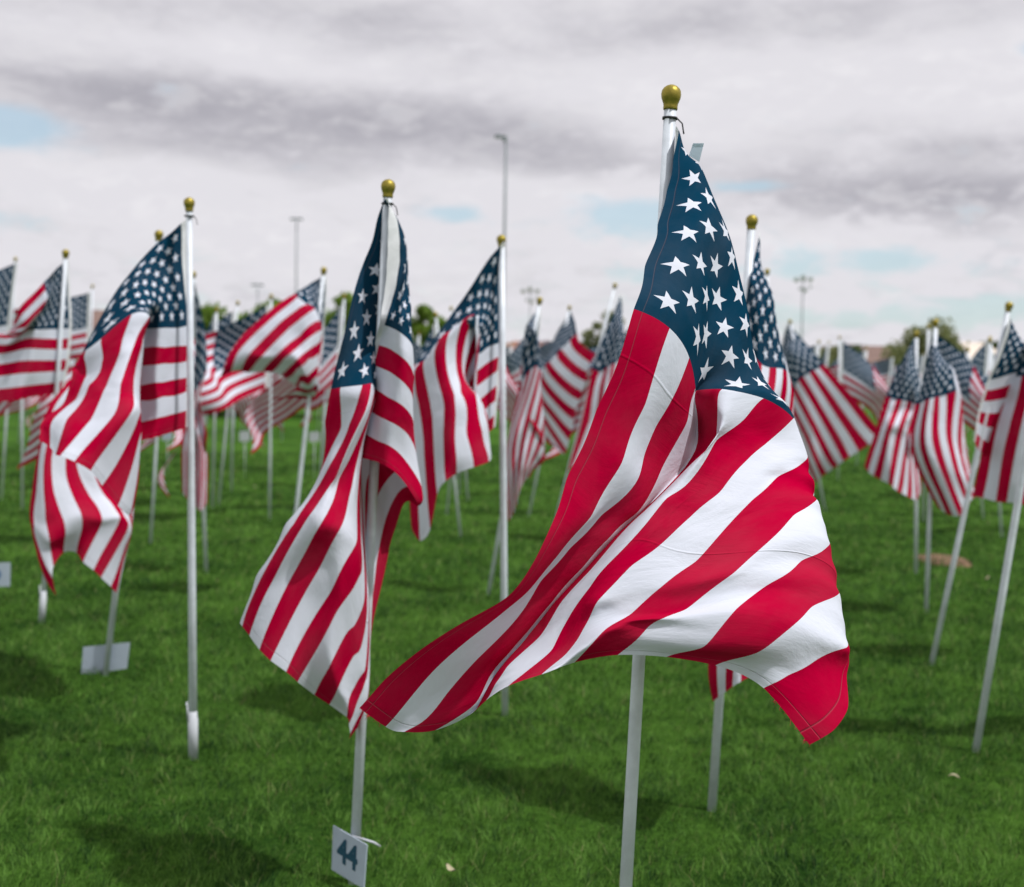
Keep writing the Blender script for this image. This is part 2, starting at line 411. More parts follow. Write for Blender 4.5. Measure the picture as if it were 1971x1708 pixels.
def make_flag(label, top, base, cloth=None, Y=None, group=None, rad=.0135, gen=None, ring=False, sleeve=False, seed=0, wob=.004, taper=.92):
    """top: pixel of the finial's top; base: pixel where the pole enters the grass"""
    if Y is None:
        b = ground_at(*base); Y = b.y
    else:
        b = at(base[0], base[1], Y); 
    t = at(top[0], top[1], Y)
    if abs(b.z) > 1e-3:
        b = t + (b - t) * (t.z / (t.z - b.z))
    ax = (t - b).normalized(); ptop = t - ax * .056
    root = empty('flag', b)
    tag(root, label, 'flag', group)
    n = 24 if Y < 7 else 12
    MB().tube([b - ax * .02, b + (ptop - b) * .33, b + (ptop - b) * .66, ptop + ax * .01], [rad, rad * (.67 + .33 * taper), rad * (.33 + .67 * taper), rad * taper], n).build('pole', M_pole, root, b)
    finial_into(MB(), ptop, ax, 1.0, n).build('finial', M_gold, root, b)
    if sleeve:
        MB().tube([b, b + ax * .17, b + ax * .172, b + ax * .20], [.0195, .0205, .0175, .0172], 18).tube([b + ax * .16 + Vector((-.015, -.010, 0)), b + ax * .24 + Vector((-.022, -.010, 0))], [.006, .0035], 8).build('ground_sleeve', M_sleeve, root, b)
    if gen is not None:
        P = blown_cloth(*gen[:3], **(gen[3] if len(gen) > 3 else {}))
        # shear the hoist so that it follows the leaning pole
        off = np.array(ptop - ax * .05) + P[..., 2:3] * np.array((ax.x / ax.z, ax.y / ax.z, 0))
        sd = np.array((math.cos(gen[0]), math.sin(gen[0]), 0)) * (rad + .004)
        P = P + off + sd
    else:
        P = cloth
    me = grid_mesh(P - np.array(b), M_flag, 'cloth', wob, seed)
    cl = link('cloth', me, root)
    if ring:
        c = ptop - ax * .018
        MB().tube([c - ax * .0025, c + ax * .0025], [rad * 1.13] * 2, 24).tube([c + Vector((rad, -.004, 0)), c + Vector((rad + .012, -.006, -.012)), c + Vector((rad + .016, -.006, -.035))], .0016, 8).build('tie_ring', M_black, root, b)
    return root, b, ax, ptop

# ------------------------------------------------------------------ ground
def ground_material():
    m = bpy.data.materials.new('lawn'); m.use_nodes = True; T = NT(m.node_tree); b = T.n['Principled BSDF']
    p = T.coord('Object')
    big = T.noise(p, .22, 4, .6, .4); mid = T.noise(p, 1.6, 4, .6, .3); fine = T.noise(p, 34, 5, .7); vf = T.noise(p, 160, 3, .7)
    f = T.add(T.add(T.mul(big, .45), T.mul(mid, .45)), T.mul(fine, .5))
    c = T.mix(T.rng(f, .52, .88), (.016, .060, .008, 1), (.100, .230, .030, 1))
    c = T.mix(T.rng(T.noise(p, 2.7, 6, .7), .60, .78, 0, .35), c, (.14, .155, .035, 1))
    T.put(b.inputs['Base Color'], c); b.inputs['Roughness'].default_value = .9; b.inputs['Specular IOR Level'].default_value = .03
    T.put(b.inputs['Normal'], T.bump(T.add(fine, T.mul(vf, .5)), 1.0, .03))
    return m
M_ground = ground_material()
gm = mesh('ground', [(-4000, -60, 0), (4000, -60, 0), (4000, 6000, 0), (-4000, 6000, 0)], [(0, 1, 2, 3)], M_ground, False)
tag(link('ground', gm), kind='structure')

def blade_mat():
    m = bpy.data.materials.new('grass_blades'); m.use_nodes = True; T = NT(m.node_tree); b = T.n['Principled BSDF']
    gi = T.n.new('ShaderNodeNewGeometry'); p = T.coord('Object')
    f = T.add(T.add(T.mul(gi.outputs['Random Per Island'], .32), T.mul(T.noise(p, 9.0, 6, .72, .4), .85)), T.add(T.mul(T.noise(p, .9, 4), .4), T.mul(T.noise(p, 3.4, 4, .6), .55)))
    c = T.mix(T.rng(f, .90, 1.24), (.007, .036, .006, 1), (.145, .300, .050, 1))
    dry = T.mul(T.m('GREATER_THAN', gi.outputs['Random Per Island'], .955), .7)
    c = T.mix(dry, c, (.26, .25, .11, 1))
    T.put(b.inputs['Base Color'], c); b.inputs['Roughness'].default_value = .6; b.inputs['Specular IOR Level'].default_value = .12
    tr = T.n.new('ShaderNodeBsdfTranslucent'); T.put(tr.inputs[0], c)
    mx = T.n.new('ShaderNodeMixShader'); mx.inputs[0].default_value = .25
    T.l.new(b.outputs[0], mx.inputs[1]); T.l.new(tr.outputs[0], mx.inputs[2]); T.l.new(mx.outputs[0], T.n['Material Output'].inputs[0])
    return m
def make_grass():
    bands = [(3.3, 6.0, 6500, .0024, .030), (6.0, 9.0, 2700, .0036, .036), (9.0, 14.0, 1000, .0062, .038), (14.0, 24.0, 300, .012, .04)]
    Vs = []
    for (y0, y1, dens, w, h) in bands:
        rngc = np.random.default_rng(5)
        area = (y0 + y1) * .43 * (y1 - y0) * 1.1
        n = int(area * dens)
        y = np.sqrt(rng.uniform(y0 ** 2, y1 ** 2, n)); x = rng.uniform(-1, 1, n) * y * .45
        cl = np.zeros(n)
        for q in range(16):       # clumps: a few hands wide down to a finger, never a regular wave
            an = rngc.uniform(0, 2 * np.pi); wl = 10 ** rngc.uniform(-1.25, -.1); kx, ky = np.cos(an) / wl, np.sin(an) / wl
            cl += np.sin((x * kx + y * ky) * 6.28 + rngc.uniform(0, 6.28) + 1.5 * np.sin(x * 3.1 * rngc.uniform(.5, 2) + y * 2.3)) / 16 ** .5
        hh = h * (1 + .38 * np.clip(cl, -1.6, 1.8)) * rng.uniform(.55, 1.25, n); hh = np.maximum(hh, .008)
        th = rng.uniform(0, 2 * np.pi, n); lean = rng.uniform(.3, 1.7, n) * hh; la = cl * 2.2 + rng.normal(0, 1.1, n)
        wx, wy = np.cos(th) * w * .5, np.sin(th) * w * .5
        lx, ly = np.cos(la) * lean, np.sin(la) * lean
        z = np.zeros(n)
        a = np.stack([x - wx, y - wy, z - .003], -1); b_ = np.stack([x + wx, y + wy, z - .003], -1)
        c = np.stack([x + wx * .8 + lx * .35, y + wy * .8 + ly * .35, hh * .6], -1); d = np.stack([x - wx * .8 + lx * .35, y - wy * .8 + ly * .35, hh * .6], -1)
        e = np.stack([x + lx, y + ly, hh], -1)
        Vs.append(np.stack([a, b_, c, d, e], 1))
    V = np.concatenate(Vs); n = len(V); base = (np.arange(n) * 5)[:, None]
    loops = (base + np.array([[0, 1, 2, 3, 3, 2, 4]])).ravel()
    pn = np.tile([4, 3], n)
    me = fast_mesh('grass', V.reshape(-1, 3), pn, loops, blade_mat())
    tag(link('grass', me), 'short mown green lawn grass covering the whole park field', 'grass', kind='stuff')
make_grass()

# bare earth patch and pale specks on the lawn
def patch():
    c = ground_at(1815, 1079); mb = MB(); n = 40; pts = [c + Vector((0, 0, .022))]
    for k in range(n):
        a = 2 * math.pi * k / n; r = 1 + .22 * noise.noise(Vector((math.cos(a) * 1.5, math.sin(a) * 1.5, 3)))
        pts.append(c + Vector((math.cos(a) * .20 * r, math.sin(a) * .30 * r, .018)))
    out = [p + Vector(((p - c).x * .2, (p - c).y * .2, -.022)) for p in pts[1:]]
    mb.poly(pts + out, [(0, 1 + k, 1 + (k + 1) % n) for k in range(n)] + [(1 + k, 1 + n + k, 1 + n + (k + 1) % n, 1 + (k + 1) % n) for k in range(n)])
    o = mb.build('soil_patch', M_soil); tag(o, kind='structure')
patch()

# ------------------------------------------------------------------ FLAG A: the sharp one in front
YA = 2.9
def kpts(k, lst): return [(s, k, x, y, d) for (s, x, y, d) in lst]
A = []
A += kpts(0, [(0, 1306, 250, -1), (.06, 1296, 306, -8), (.12, 1285, 362, -16), (.2, 1266, 432, -26), (.3, 1242, 510, -38), (.4, 1220, 595, -48), (.526, 1150, 785, -50), (.617, 1092, 919, -52), (.682, 1058, 1019, -54), (.737, 1018, 1098, -54), (.777, 978, 1148, -54), (.834, 899, 1194, -53), (.892, 819, 1244, -52), (.955, 740, 1309, -50), (1, 692, 1363, -49)])
A += kpts(1, [(.4, 1289, 632, -47), (.497, 1241, 780, -50), (.571, 1197, 891, -52), (.646, 1138, 995, -53), (.708, 1074, 1071, -53), (.762, 1018, 1138, -53), (.795, 978, 1172, -53), (.857, 899, 1234, -53), (.949, 795, 1337, -52), (1, 742, 1399, -51)])
A += kpts(2, [(.4, 1327, 689, -42), (.498, 1263, 820, -45), (.539, 1240, 876, -46), (.58, 1226, 925, -47), (.638, 1158, 991, -48), (.697, 1098, 1055, -49), (.753, 1042, 1118, -50), (.81, 996, 1190, -51), (.88, 920, 1268, -52), (.946, 859, 1337, -52), (.975, 818, 1386, -52), (1, 778, 1409, -51)])
A += kpts(3, [(.4, 1339, 748, -33), (.48, 1322, 815, -36), (.55, 1275, 900, -40), (.62, 1228, 985, -43), (.68, 1173, 1035, -45), (.73, 1122, 1092, -46), (.78, 1062, 1160, -48), (.83, 1016, 1216, -49), (.88, 976, 1262, -50), (.93, 938, 1312, -51), (.965, 912, 1358, -51), (1, 838, 1406, -50)])
A += kpts(4, [(.4, 1340, 752, -26), (.48, 1343, 830, -23), (.55, 1318, 900, -28), (.62, 1235, 985, -36), (.68, 1178, 1038, -39), (.73, 1127, 1095, -41), (.78, 1066, 1162, -43), (.83, 1021, 1218, -45), (.88, 981, 1264, -47), (.93, 944, 1315, -49), (.965, 922, 1356, -50), (1, 908, 1374, -50)])
A += kpts(5, [(.4, 1390, 749, -38), (.45, 1381, 790, -40), (.50, 1376, 846, -42), (.55, 1330, 893, -44), (.62, 1243, 982, -48), (.68, 1185, 1040, -50), (.73, 1138, 1096, -51), (.78, 1080, 1160, -52), (.84, 1040, 1225, -53), (.90, 978, 1282, -54), (.95, 953, 1318, -54), (1, 935, 1349, -54)])
A += kpts(6, [(.4, 1470, 767, -26), (.45, 1432, 808, -35), (.5, 1380, 848, -42), (.56, 1332, 922, -48), (.62, 1283, 960, -51), (.68, 1239, 1014, -54), (.74, 1182, 1074, -56), (.80, 1136, 1130, -57), (.86, 1092, 1194, -58), (.91, 1062, 1252, -58), (.95, 1022, 1286, -58), (1, 978, 1321, -57)])
A += kpts(7, [(.4, 1527, 806, -14), (.45, 1484, 846, -28), (.51, 1436, 888, -38), (.57, 1385, 948, -46), (.63, 1328, 996, -51), (.69, 1283, 1038, -55), (.76, 1217, 1088, -58), (.83, 1150, 1158, -60), (.89, 1122, 1212, -61), (.95, 1086, 1262, -61), (1, 1042, 1298, -60)])
A += kpts(8, [(.45, 1553, 884, -16), (.52, 1500, 916, -33), (.58, 1450, 961, -43), (.65, 1392, 1022, -51), (.72, 1340, 1080, -56), (.79, 1275, 1128, -60), (.86, 1214, 1182, -62), (.93, 1160, 1216, -63), (1, 1106, 1276, -62)])
A += kpts(9, [(.56, 1572, 962, -24), (.62, 1530, 990, -38), (.68, 1482, 1040, -48), (.76, 1410, 1105, -56), (.84, 1322, 1172, -61), (.92, 1250, 1205, -63), (1, 1189, 1261, -63)])
A += kpts(10, [(.65, 1597, 1048, -34), (.72, 1545, 1078, -47), (.8, 1479, 1125, -55), (.87, 1418, 1172, -60), (.94, 1355, 1245, -62), (1, 1283, 1265, -62)])
A += kpts(11, [(.75, 1615, 1142, -42), (.82, 1563, 1168, -52), (.89, 1508, 1220, -58), (.94, 1456, 1257, -60), (1, 1377, 1281, -61)])
A += kpts(12, [(.84, 1631, 1246, -48), (.90, 1573, 1270, -55), (.95, 1519, 1299, -58), (1, 1470, 1325, -59)])
A += kpts(13, [(.88, 1630, 1300, -46), (.93, 1632, 1364, -52), (.97, 1602, 1408, -56), (1, 1558, 1434, -57), (.80, 1618, 1235, -38)])
# canton interior: star centres
for (c, r, x, y, d) in [(3, 1, 1336, 343, -12), (5, 1, 1332, 393, -19), (7, 1, 1325, 448, -28), (9, 1, 1305, 510, -37), (11, 1, 1287, 580, -45),
                        (2, 2, 1345, 318, -7), (4, 2, 1364, 380, -14), (6, 2, 1365, 438, -22), (8, 2, 1349, 508, -31), (10, 2, 1331, 578, -40),
                        (11, 3, 1344, 650, -38), (9, 3, 1360, 572, -31), (7, 3, 1377, 514, -24), (5, 3, 1397, 447, -15),
                        (8, 4, 1381, 576, -26), (6, 4, 1409, 494, -16), (9, 5, 1394, 630, -29), (7, 5, 1423, 566, -18), (11, 5, 1356, 716, -31),
                        (10, 6, 1405, 685, -30), (8, 6, 1436, 624, -19), (9, 7, 1438, 693, -25), (11, 7, 1420, 741, -31), (10, 8, 1464, 737, -24), (11, 9, 1506, 770, -18)]:
    A.append((c * .4 / 12, r * 7 / 10, x, y, d))
def poleA(y): return 1293 - .0575 * (y - 170)
for k in (2.2, 4.5, 7, 9, 11, 13):
    y = 252 + k / 13 * FH * FPX / YA; A.append((0, k, poleA(y) + 10, y, 1))
for q in range(0, 10):
    k = 7.5 + q * .5; SI = [7, 8, 9, 10, 11, 12]
    f = lambda v: float(np.interp(k, SI, v))
    ss, xx, yy, d_ = f([.4, .45, .56, .65, .75, .84]), f([1527, 1553, 1572, 1597, 1615, 1631]), f([806, 884, 962, 1048, 1142, 1246]), f([-14, -16, -24, -34, -42, -48])
    A.append((ss - .05, k, xx - 7, yy - 10, d_ + 10))
    if q % 2 == 0: A.append((ss, k, xx, yy, d_))
A += [(10 * .4 / 12, 2.8, 1358, 643, -28), (9 * .4 / 12, 2.8, 1368, 608, -25), (7.8 * .4 / 12, 2.4, 1372, 548, -21), (11 * .4 / 12, 2.9, 1345, 700, -30)]
A += [(.1, 4.5, 1350, 480, 2), (.2, 6, 1425, 640, -4), (.15, 8, 1380, 740, 2), (.3, 8.5, 1490, 830, -2), (.15, 11, 1370, 930, 5), (.3, 10.5, 1480, 960, 1), (.45, 10.5, 1548, 1010, -10),
      (.12, 13, 1340, 1100, 5), (.3, 13, 1450, 1150, 5), (.5, 13, 1545, 1190, -5), (.66, 12.5, 1592, 1200, -20)]
PA = traced_cloth(A, YA, ns=190, nt=120, clampd=.035, iters=120, lam=9e-6, cs=61, ct=40, smooth=.22)
ra, ba, axa, pta = make_flag('large sharp flag in front with its fly end spread towards the camera', (1293, 163), (poleA(2069), 2069), PA, Y=YA, rad=.0150, ring=True, wob=.0016, seed=1)
tp = at(1334, 276, YA - .02)
MB().poly([tp, at(1355, 276, YA - .02), at(1346, 312, YA - .01), at(1326, 300, YA - .01)] + [at(x, y, YA - .018) for x, y in ((1334, 276), (1355, 276), (1346, 312), (1326, 300))],
          [(0, 1, 2, 3), (7, 6, 5, 4), (0, 4, 5, 1), (1, 5, 6, 2), (2, 6, 7, 3), (3, 7, 4, 0)]).build('care_tag', M_tag, ra, ba, smooth=False)
# frayed threads at the two lower corners
M_thread = mat('thread_red', (.5, .01, .04), .8)
def near(s, k):
    i = int(round((s + HEAD) / SSPAN * (PA.shape[0] - 1))); j = int(round(k / 13 * (PA.shape[1] - 1))); return Vector(PA[i, j])
for k0, k1, cnt_ in ((0, .9, 16), (12.1, 13, 34)):
    mb = MB()
    for q in range(cnt_):
        k = random.uniform(k0, k1) if q % 2 else (k0 + .3 if k0 == 0 else 12.85); p = near(1.0, k)
        d = Vector((random.uniform(-.3, .6), random.uniform(-.5, .5), -1)).normalized() * random.uniform(.004, .015)
        mb.tube([p, p + d * .5 + Vector((random.uniform(-.003, .003), 0, 0)), p + d + Vector((random.uniform(-.006, .006), 0, .002))], [.00035, .0003, .0002], 4)
    mb.build('frayed_edge', M_thread, ra, ba)

# ------------------------------------------------------------------ FLAG B: second, with the number 44
YB = ground_at(680, 1700).y
B4 = lambda s, k, x, y, d: (s, k, 430 + x / 2.944, 320 + y / 2.944, d)
B5 = lambda s, k, x, y, d: (s, k, 430 + x / 2.944, 850 + y / 2.944, d)
B = []
# left canton part, top edge of the flag is the left silhouette
for s, x, y, d in [(0, 915, 185, 2), (.05, 875, 290, 4), (.15, 805, 520, 3), (.27, 718, 810, -3), (.4, 610, 1262, -12)]: B.append(B4(s, 0, x, y, d))
for s, x, y, d in [(.5, 578, 1450, -10), (.62, 560, 1690, -2)]: B.append(B4(s, 0, x, y, d))
for s, x, y, d in [(.75, 420, 520, 8), (.88, 280, 800, 6), (1, 170, 1090, 0)]: B.append(B5(s, 0, x, y, d))
for s, x, y, d in [(.4, 664, 1256, -16), (.5, 670, 1480, -10)]: B.append(B4(s, 1, x, y, d))
for s, x, y, d in [(.62, 560, 150, -12), (.75, 350, 470, -16), (.88, 190, 760, -15), (1, 96, 1030, -12)]: B.append(B5(s, 1.15, x, y, d))
for s, x, y, d in [(.4, 788, 1242, -17), (.5, 715, 1460, -18)]: B.append(B4(s, 2, x, y, d))
for s, x, y, d in [(.6, 600, 140, -22), (.75, 400, 460, -25), (.88, 230, 740, -23), (1, 106, 1048, -18)]: B.append(B5(s, 2, x, y, d))
for s, x, y, d in [(.4, 838, 1232, -16), (.48, 800, 1400, -18)]: B.append(B4(s, 3, x, y, d))
for s, x, y, d in [(.6, 640, 200, -22), (.75, 480, 430, -27), (.88, 290, 770, -26), (1, 147, 1100, -20)]: B.append(B5(s, 3, x, y, d))
for s, x, y, d in [(.6, 655, 205, -18), (.75, 520, 520, -25), (.88, 380, 780, -26), (1, 207, 1180, -21)]: B.append(B5(s, 4, x, y, d))
for s, x, y, d in [(.6, 730, 250, -22), (.75, 640, 530, -27), (.88, 490, 810, -28), (1, 268, 1242, -22)]: B.append(B5(s, 5, x, y, d))
for s, x, y, d in [(.6, 758, 330, -18), (.72, 745, 590, -26), (.86, 600, 865, -29), (1, 356, 1306, -23)]: B.append(B5(s, 6, x, y, d))
for s, x, y, d in [(.62, 782, 560, -14), (.72, 765, 770, -24), (.86, 640, 970, -29), (1, 420, 1362, -23)]: B.append(B5(s, 7, x, y, d))
for s, x, y, d in [(.66, 800, 840, -12), (.75, 745, 1035, -22), (.88, 630, 1220, -27), (1, 516, 1436, -23)]: B.append(B5(s, 8, x, y, d))
for s, x, y, d in [(.72, 803, 1060, -12), (.82, 740, 1215, -20), (1, 600, 1492, -22)]: B.append(B5(s, 9, x, y, d))
for s, x, y, d in [(.78, 806, 1290, -12), (.86, 745, 1390, -17), (1, 698, 1562, -20)]: B.append(B5(s, 10, x, y, d))
for s, x, y, d in [(.85, 803, 1370, -12), (.92, 755, 1480, -15), (1, 712, 1600, -17)]: B.append(B5(s, 11, x, y, d))
for s, x, y, d in [(.9, 808, 1470, -10), (1, 720, 1655, -14)]: B.append(B5(s, 12, x, y, d))
for s, x, y, d in [(1, 716, 1690, -10), (.9, 790, 1560, -2)]: B.append(B5(s, 13, x, y, d))
# hoist side: right-hand panel
for k, x, y, d in [(1, 985, 300, 3), (2, 1000, 420, 3), (3.2, 1000, 540, 3), (4.5, 978, 680, 1), (5.8, 945, 800, -2), (7, 912, 900, -4), (8, 880, 1015, -5), (9, 856, 1130, -6), (10, 845, 1250, -6), (11, 815, 1378, -7), (12, 785, 1500, -8), (13, 735, 1640, -8)]: B.append(B4(0, k, x, y, d))
for s, k, x, y, d in [(.1, 7, 990, 935, -14), (.1, 8, 975, 1055, -15), (.1, 9, 950, 1170, -16), (.1, 10, 935, 1310, -16), (.1, 11, 905, 1430, -17), (.1, 12, 880, 1560, -17), (.1, 13, 830, 1680, -17),
                      (.2, 7, 1075, 1040, -12), (.2, 8, 1078, 1190, -13), (.2, 9, 1068, 1290, -14), (.2, 10, 1070, 1420, -14), (.2, 11, 1055, 1530, -14), (.2, 12, 1050, 1690, -14),
                      (.08, 4.5, 1020, 740, -6), (.15, 4.5, 1068, 800, -4), (.24, 4.5, 1000, 980, 9), (.06, 2.6, 1042, 480, 2), (.10, 2.2, 1040, 540, 8), (.14, 1.2, 960, 560, 9), (.2, 1.5, 880, 700, 7), (.2, 2.6, 960, 760, 10), (.3, 1.5, 800, 960, 1), (.3, 3, 880, 1020, 5), (.3, 5, 930, 1150, 8)]: B.append(B4(s, k, x, y, d))
for s, k, x, y, d in [(.1, 13, 910, 110, -17), (.2, 13, 1030, 240, -14), (.24, 12.5, 1130, 330, -8), (.3, 13, 1060, 340, 6), (.3, 11, 1060, 120, 8),
                      (.45, 13, 985, 470, 14), (.6, 13, 900, 800, 12), (.72, 13, 835, 1120, 6), (.45, 11, 880, 300, 14), (.58, 11, 830, 620, 10), (.45, 9, 800, 60, 12), (.56, 9, 790, 380, 4), (.7, 11, 830, 980, 2)]: B.append(B5(s, k, x, y, d))
B += [B4(-.028, k, x, y, d) for k, x, y, d in [(0, 935, 190, 0), (1, 935, 320, -1), (2, 932, 430, -1), (3.2, 925, 560, -1), (4.5, 915, 690, -1), (5.8, 900, 800, -3), (7, 885, 895, -5)]]
PB = traced_cloth(B, YB, ns=110, nt=80, clampd=.05, lam=2e-5)
rb, bb_, axb, ptb = make_flag('twisted flag on the leaning pole that carries the number 44 card', (748, 345), (680, 1702), PB, Y=YB, rad=.0160, taper=.85, ring=True, seed=2)

# ------------------------------------------------------------------ FLAG C and D on the left
YC = ground_at(372, 1462).y
C6 = lambda s, k, x, y, d: (s, k, x / 3.4156, 360 + y / 3.4156, d)
C7 = lambda s, k, x, y, d: (s, k, x / 2.9956, 760 + y / 2.9956, d)
Cp = []
for s, x, y, d in [(0, 1190, 240, 0), (.05, 1120, 305, -3), (.1, 1040, 365, -6), (.2, 850, 570, -12), (.3, 710, 770, -18), (.4, 545, 1080, -24), (.55, 480, 1200, -26)]: Cp.append(C6(s, 0, x, y, d))
for s, k, x, y, d in [(.4, 1, 565, 1075, -28), (.4, 2, 668, 1000, -34), (.4, 3, 868, 838, -38), (.4, 4, 982, 850, -34), (.4, 4.6, 965, 915, -26),
                      (.55, 1, 570, 1240, -34), (.55, 2, 670, 1150, -40), (.55, 3, 790, 1080, -46), (.55, 4, 875, 1060, -44), (.55, 5, 935, 1050, -36),
                      (.7, 1, 500, 1400, -40), (.7, 2, 585, 1300, -48), (.7, 3, 700, 1310, -52), (.7, 4, 795, 1290, -54), (.7, 5, 880, 1290, -48),
                      (.85, 2, 440, 1530, -56), (.85, 3, 600, 1530, -60), (.85, 4, 750, 1500, -60), (.85, 5, 870, 1470, -56),
                      (.2, 3, 960, 640, -16), (.25, 4.5, 1000, 760, -18)]: Cp.append(C6(s, k, x, y, d))
for s, k, x, y, d in [(.85, 6, 790, 150, -48), (.85, 7, 795, 270, -38)]: Cp.append(C7(s, k, x, y, d))
for s, k, x, y, d in [(1, 0, 225, 262, -56), (1, 1, 285, 300, -60), (1, 2, 318, 345, -64), (1, 3, 345, 352, -66), (1, 4, 430, 385, -66), (1, 5, 525, 440, -64), (1, 6, 590, 525, -58), (1, 7, 680, 640, -50), (1, 8, 745, 695, -40), (1, 10, 755, 560, -26), (1, 13, 740, 430, -12),
                      (.7, 9, 760, 420, -20), (.7, 13, 700, 330, 2)]: Cp.append(C7(s, k, x, y, d))
for k, yR, xL, yL in [(7, 912, 950, 935), (8, 1045, 938, 1062), (9, 1145, 922, 1172), (10, 1255, 908, 1310), (11, 1345, 925, 1405), (12, 1470, 930, 1545), (13, 1582, 885, 1680)]:
    Cp.append(C6(0, k, 1234 if k < 9 else 1224, yR, 0)); Cp.append(C6(.14, k, (1232 + xL) / 2, (yR + yL) / 2 + 3, -7)); Cp.append(C6(.27, k, xL, yL, -6))
for k, x, y in [(2, 1195, 440), (4.5, 1215, 680)]: Cp.append(C6(0, k, x, y, 0))
Cp += [C6(.45, 9, 800, 1200, 8), C6(.45, 13, 700, 1720, 8), C6(.2, 1.5, 910, 570, -12)]
PC = traced_cloth(Cp, YC, ns=100, nt=70, clampd=.10, lam=3e-5)
make_flag('flag with stripes folded over, on the upright pole standing in a white sleeve', (364, 380), (372, 1462), PC, Y=YC, rad=.0175, taper=.70, ring=True, sleeve=True, seed=3)

YD = ground_at(203, 1300).y
D = []
D += [(0, 0, 303, 470, 0), (0, 7, 285, 640, 0), (0, 13, 262, 800, 0), (.3, 0, 220, 600, -20), (.4, 0, 170, 690, -35), (.3, 7, 240, 740, -15), (.3, 13, 262, 880, 5)]
for s, k, x, y, d in [(.6, 0, 250, 150, -62), (.55, 1, 330, 40, -60), (.55, 2, 420, 0, -58), (.66, 0, 225, 300, -66), (.78, 0, 183, 560, -70), (.9, 0, 185, 800, -74), (1, 0, 325, 1160, -72), (.95, 0, 250, 1040, -74),
                      (.9, 1, 200, 800, -76), (1, 1, 305, 1060, -74), (.66, 1, 232, 318, -66), (.8, 1.4, 215, 690, -76),
                      (.68, 2, 262, 330, -66), (.78, 2, 262, 660, -78), (.88, 2, 288, 850, -80), (1, 2, 308, 990, -78),
                      (.68, 3, 300, 345, -66), (.76, 3, 310, 560, -74), (.86, 3, 372, 740, -72), (1, 3, 368, 910, -70),
                      (.68, 4, 380, 380, -66), (.76, 4, 410, 560, -66), (.86, 4, 470, 700, -62), (1, 4, 440, 912, -60),
                      (.68, 5, 440, 400, -64), (.76, 5, 520, 590, -64), (.86, 5, 590, 720, -66), (1, 5, 478, 965, -64),
                      (.68, 6, 540, 440, -62), (.78, 6, 640, 620, -62), (.88, 6, 690, 720, -66), (1, 6, 540, 1012, -66),
                      (.78, 7, 720, 700, -54), (.9, 7, 730, 800, -60), (1, 7, 582, 1055, -64), (.9, 8, 722, 880, -54), (1, 8, 640, 1108, -60), (.9, 9, 715, 950, -48), (1, 9, 672, 1140, -56), (1, 11, 705, 1000, -44), (1, 13, 755, 800, -30), (.7, 10, 760, 500, -20), (.7, 13, 770, 420, -5), (.85, 13, 775, 640, -15)]:
    D.append(C7(s, k, x, y, d))
PD = traced_cloth(D, YD, clampd=.08, lam=8e-5)
make_flag('shaded flag hanging low behind the folded one, on the pole with a blank card', (307, 443), (203, 1300), PD, Y=YD, rad=.0155, seed=4)

# ------------------------------------------------------------------ the traced flags of the middle distance
def mid(label, top, base, tr, Tf, seed, rad=.0145, clampd=.10, lam=1.5e-4, **kw):
    Y = ground_at(*base).y
    P = traced_cloth(tr, Y, *Tf, ns=56, nt=40, clampd=clampd, lam=lam)
    return make_flag(label, top, base, P, Y=Y, rad=rad, seed=seed, wob=.006, **kw)
Z0 = (0, 0, 1.0)
mid('flag at the left edge with a curled red fly above level stripes', (127, 480), (80, 1200),
    [(0, 0, 128, 502, 0), (0, 7, 133, 632, 0), (0, 13, 118, 755, 0), (.25, 0, 98, 530, -10), (.4, 0, 84, 544, -14), (.4, 1, 87, 558, -16), (.4, 2, 92, 574, -16), (.4, 3.5, 74, 606, -18), (.4, 7, 54, 636, -14), (.2, 7, 93, 634, -8), (.2, 13, 75, 763, -8),
     (.4, 13, 22, 772, -12), (.6, 0, 40, 590, -22), (.6, 1, 44, 604, -24), (.6, 2, 52, 614, -24), (.6, 3, 50, 630, -20), (.8, 0, 25, 625, -14), (.8, 3, 15, 640, -10), (.7, 7, -10, 650, -8), (1, 0, 5, 655, -5), (1, 7, -80, 665, 5), (1, 13, -130, 800, 0), (.7, 13, -50, 782, -8)], Z0, 5, sleeve=True)
mid('flag cut by the left edge whose blue field hangs left of its pole', (30, 495), (3, 962),
    [(0, 0, 29, 508, 0), (0, 7, 14, 626, 0), (0, 13, 6, 745, 0), (.4, 0, -45, 545, -10), (.4, 7, -60, 640, -10), (.4, 13, -70, 755, -8), (1, 0, -130, 620, 10), (1, 7, -165, 720, 10), (1, 13, -180, 820, 8)], Z0, 6)
ZH = (370, 480, 4.27)
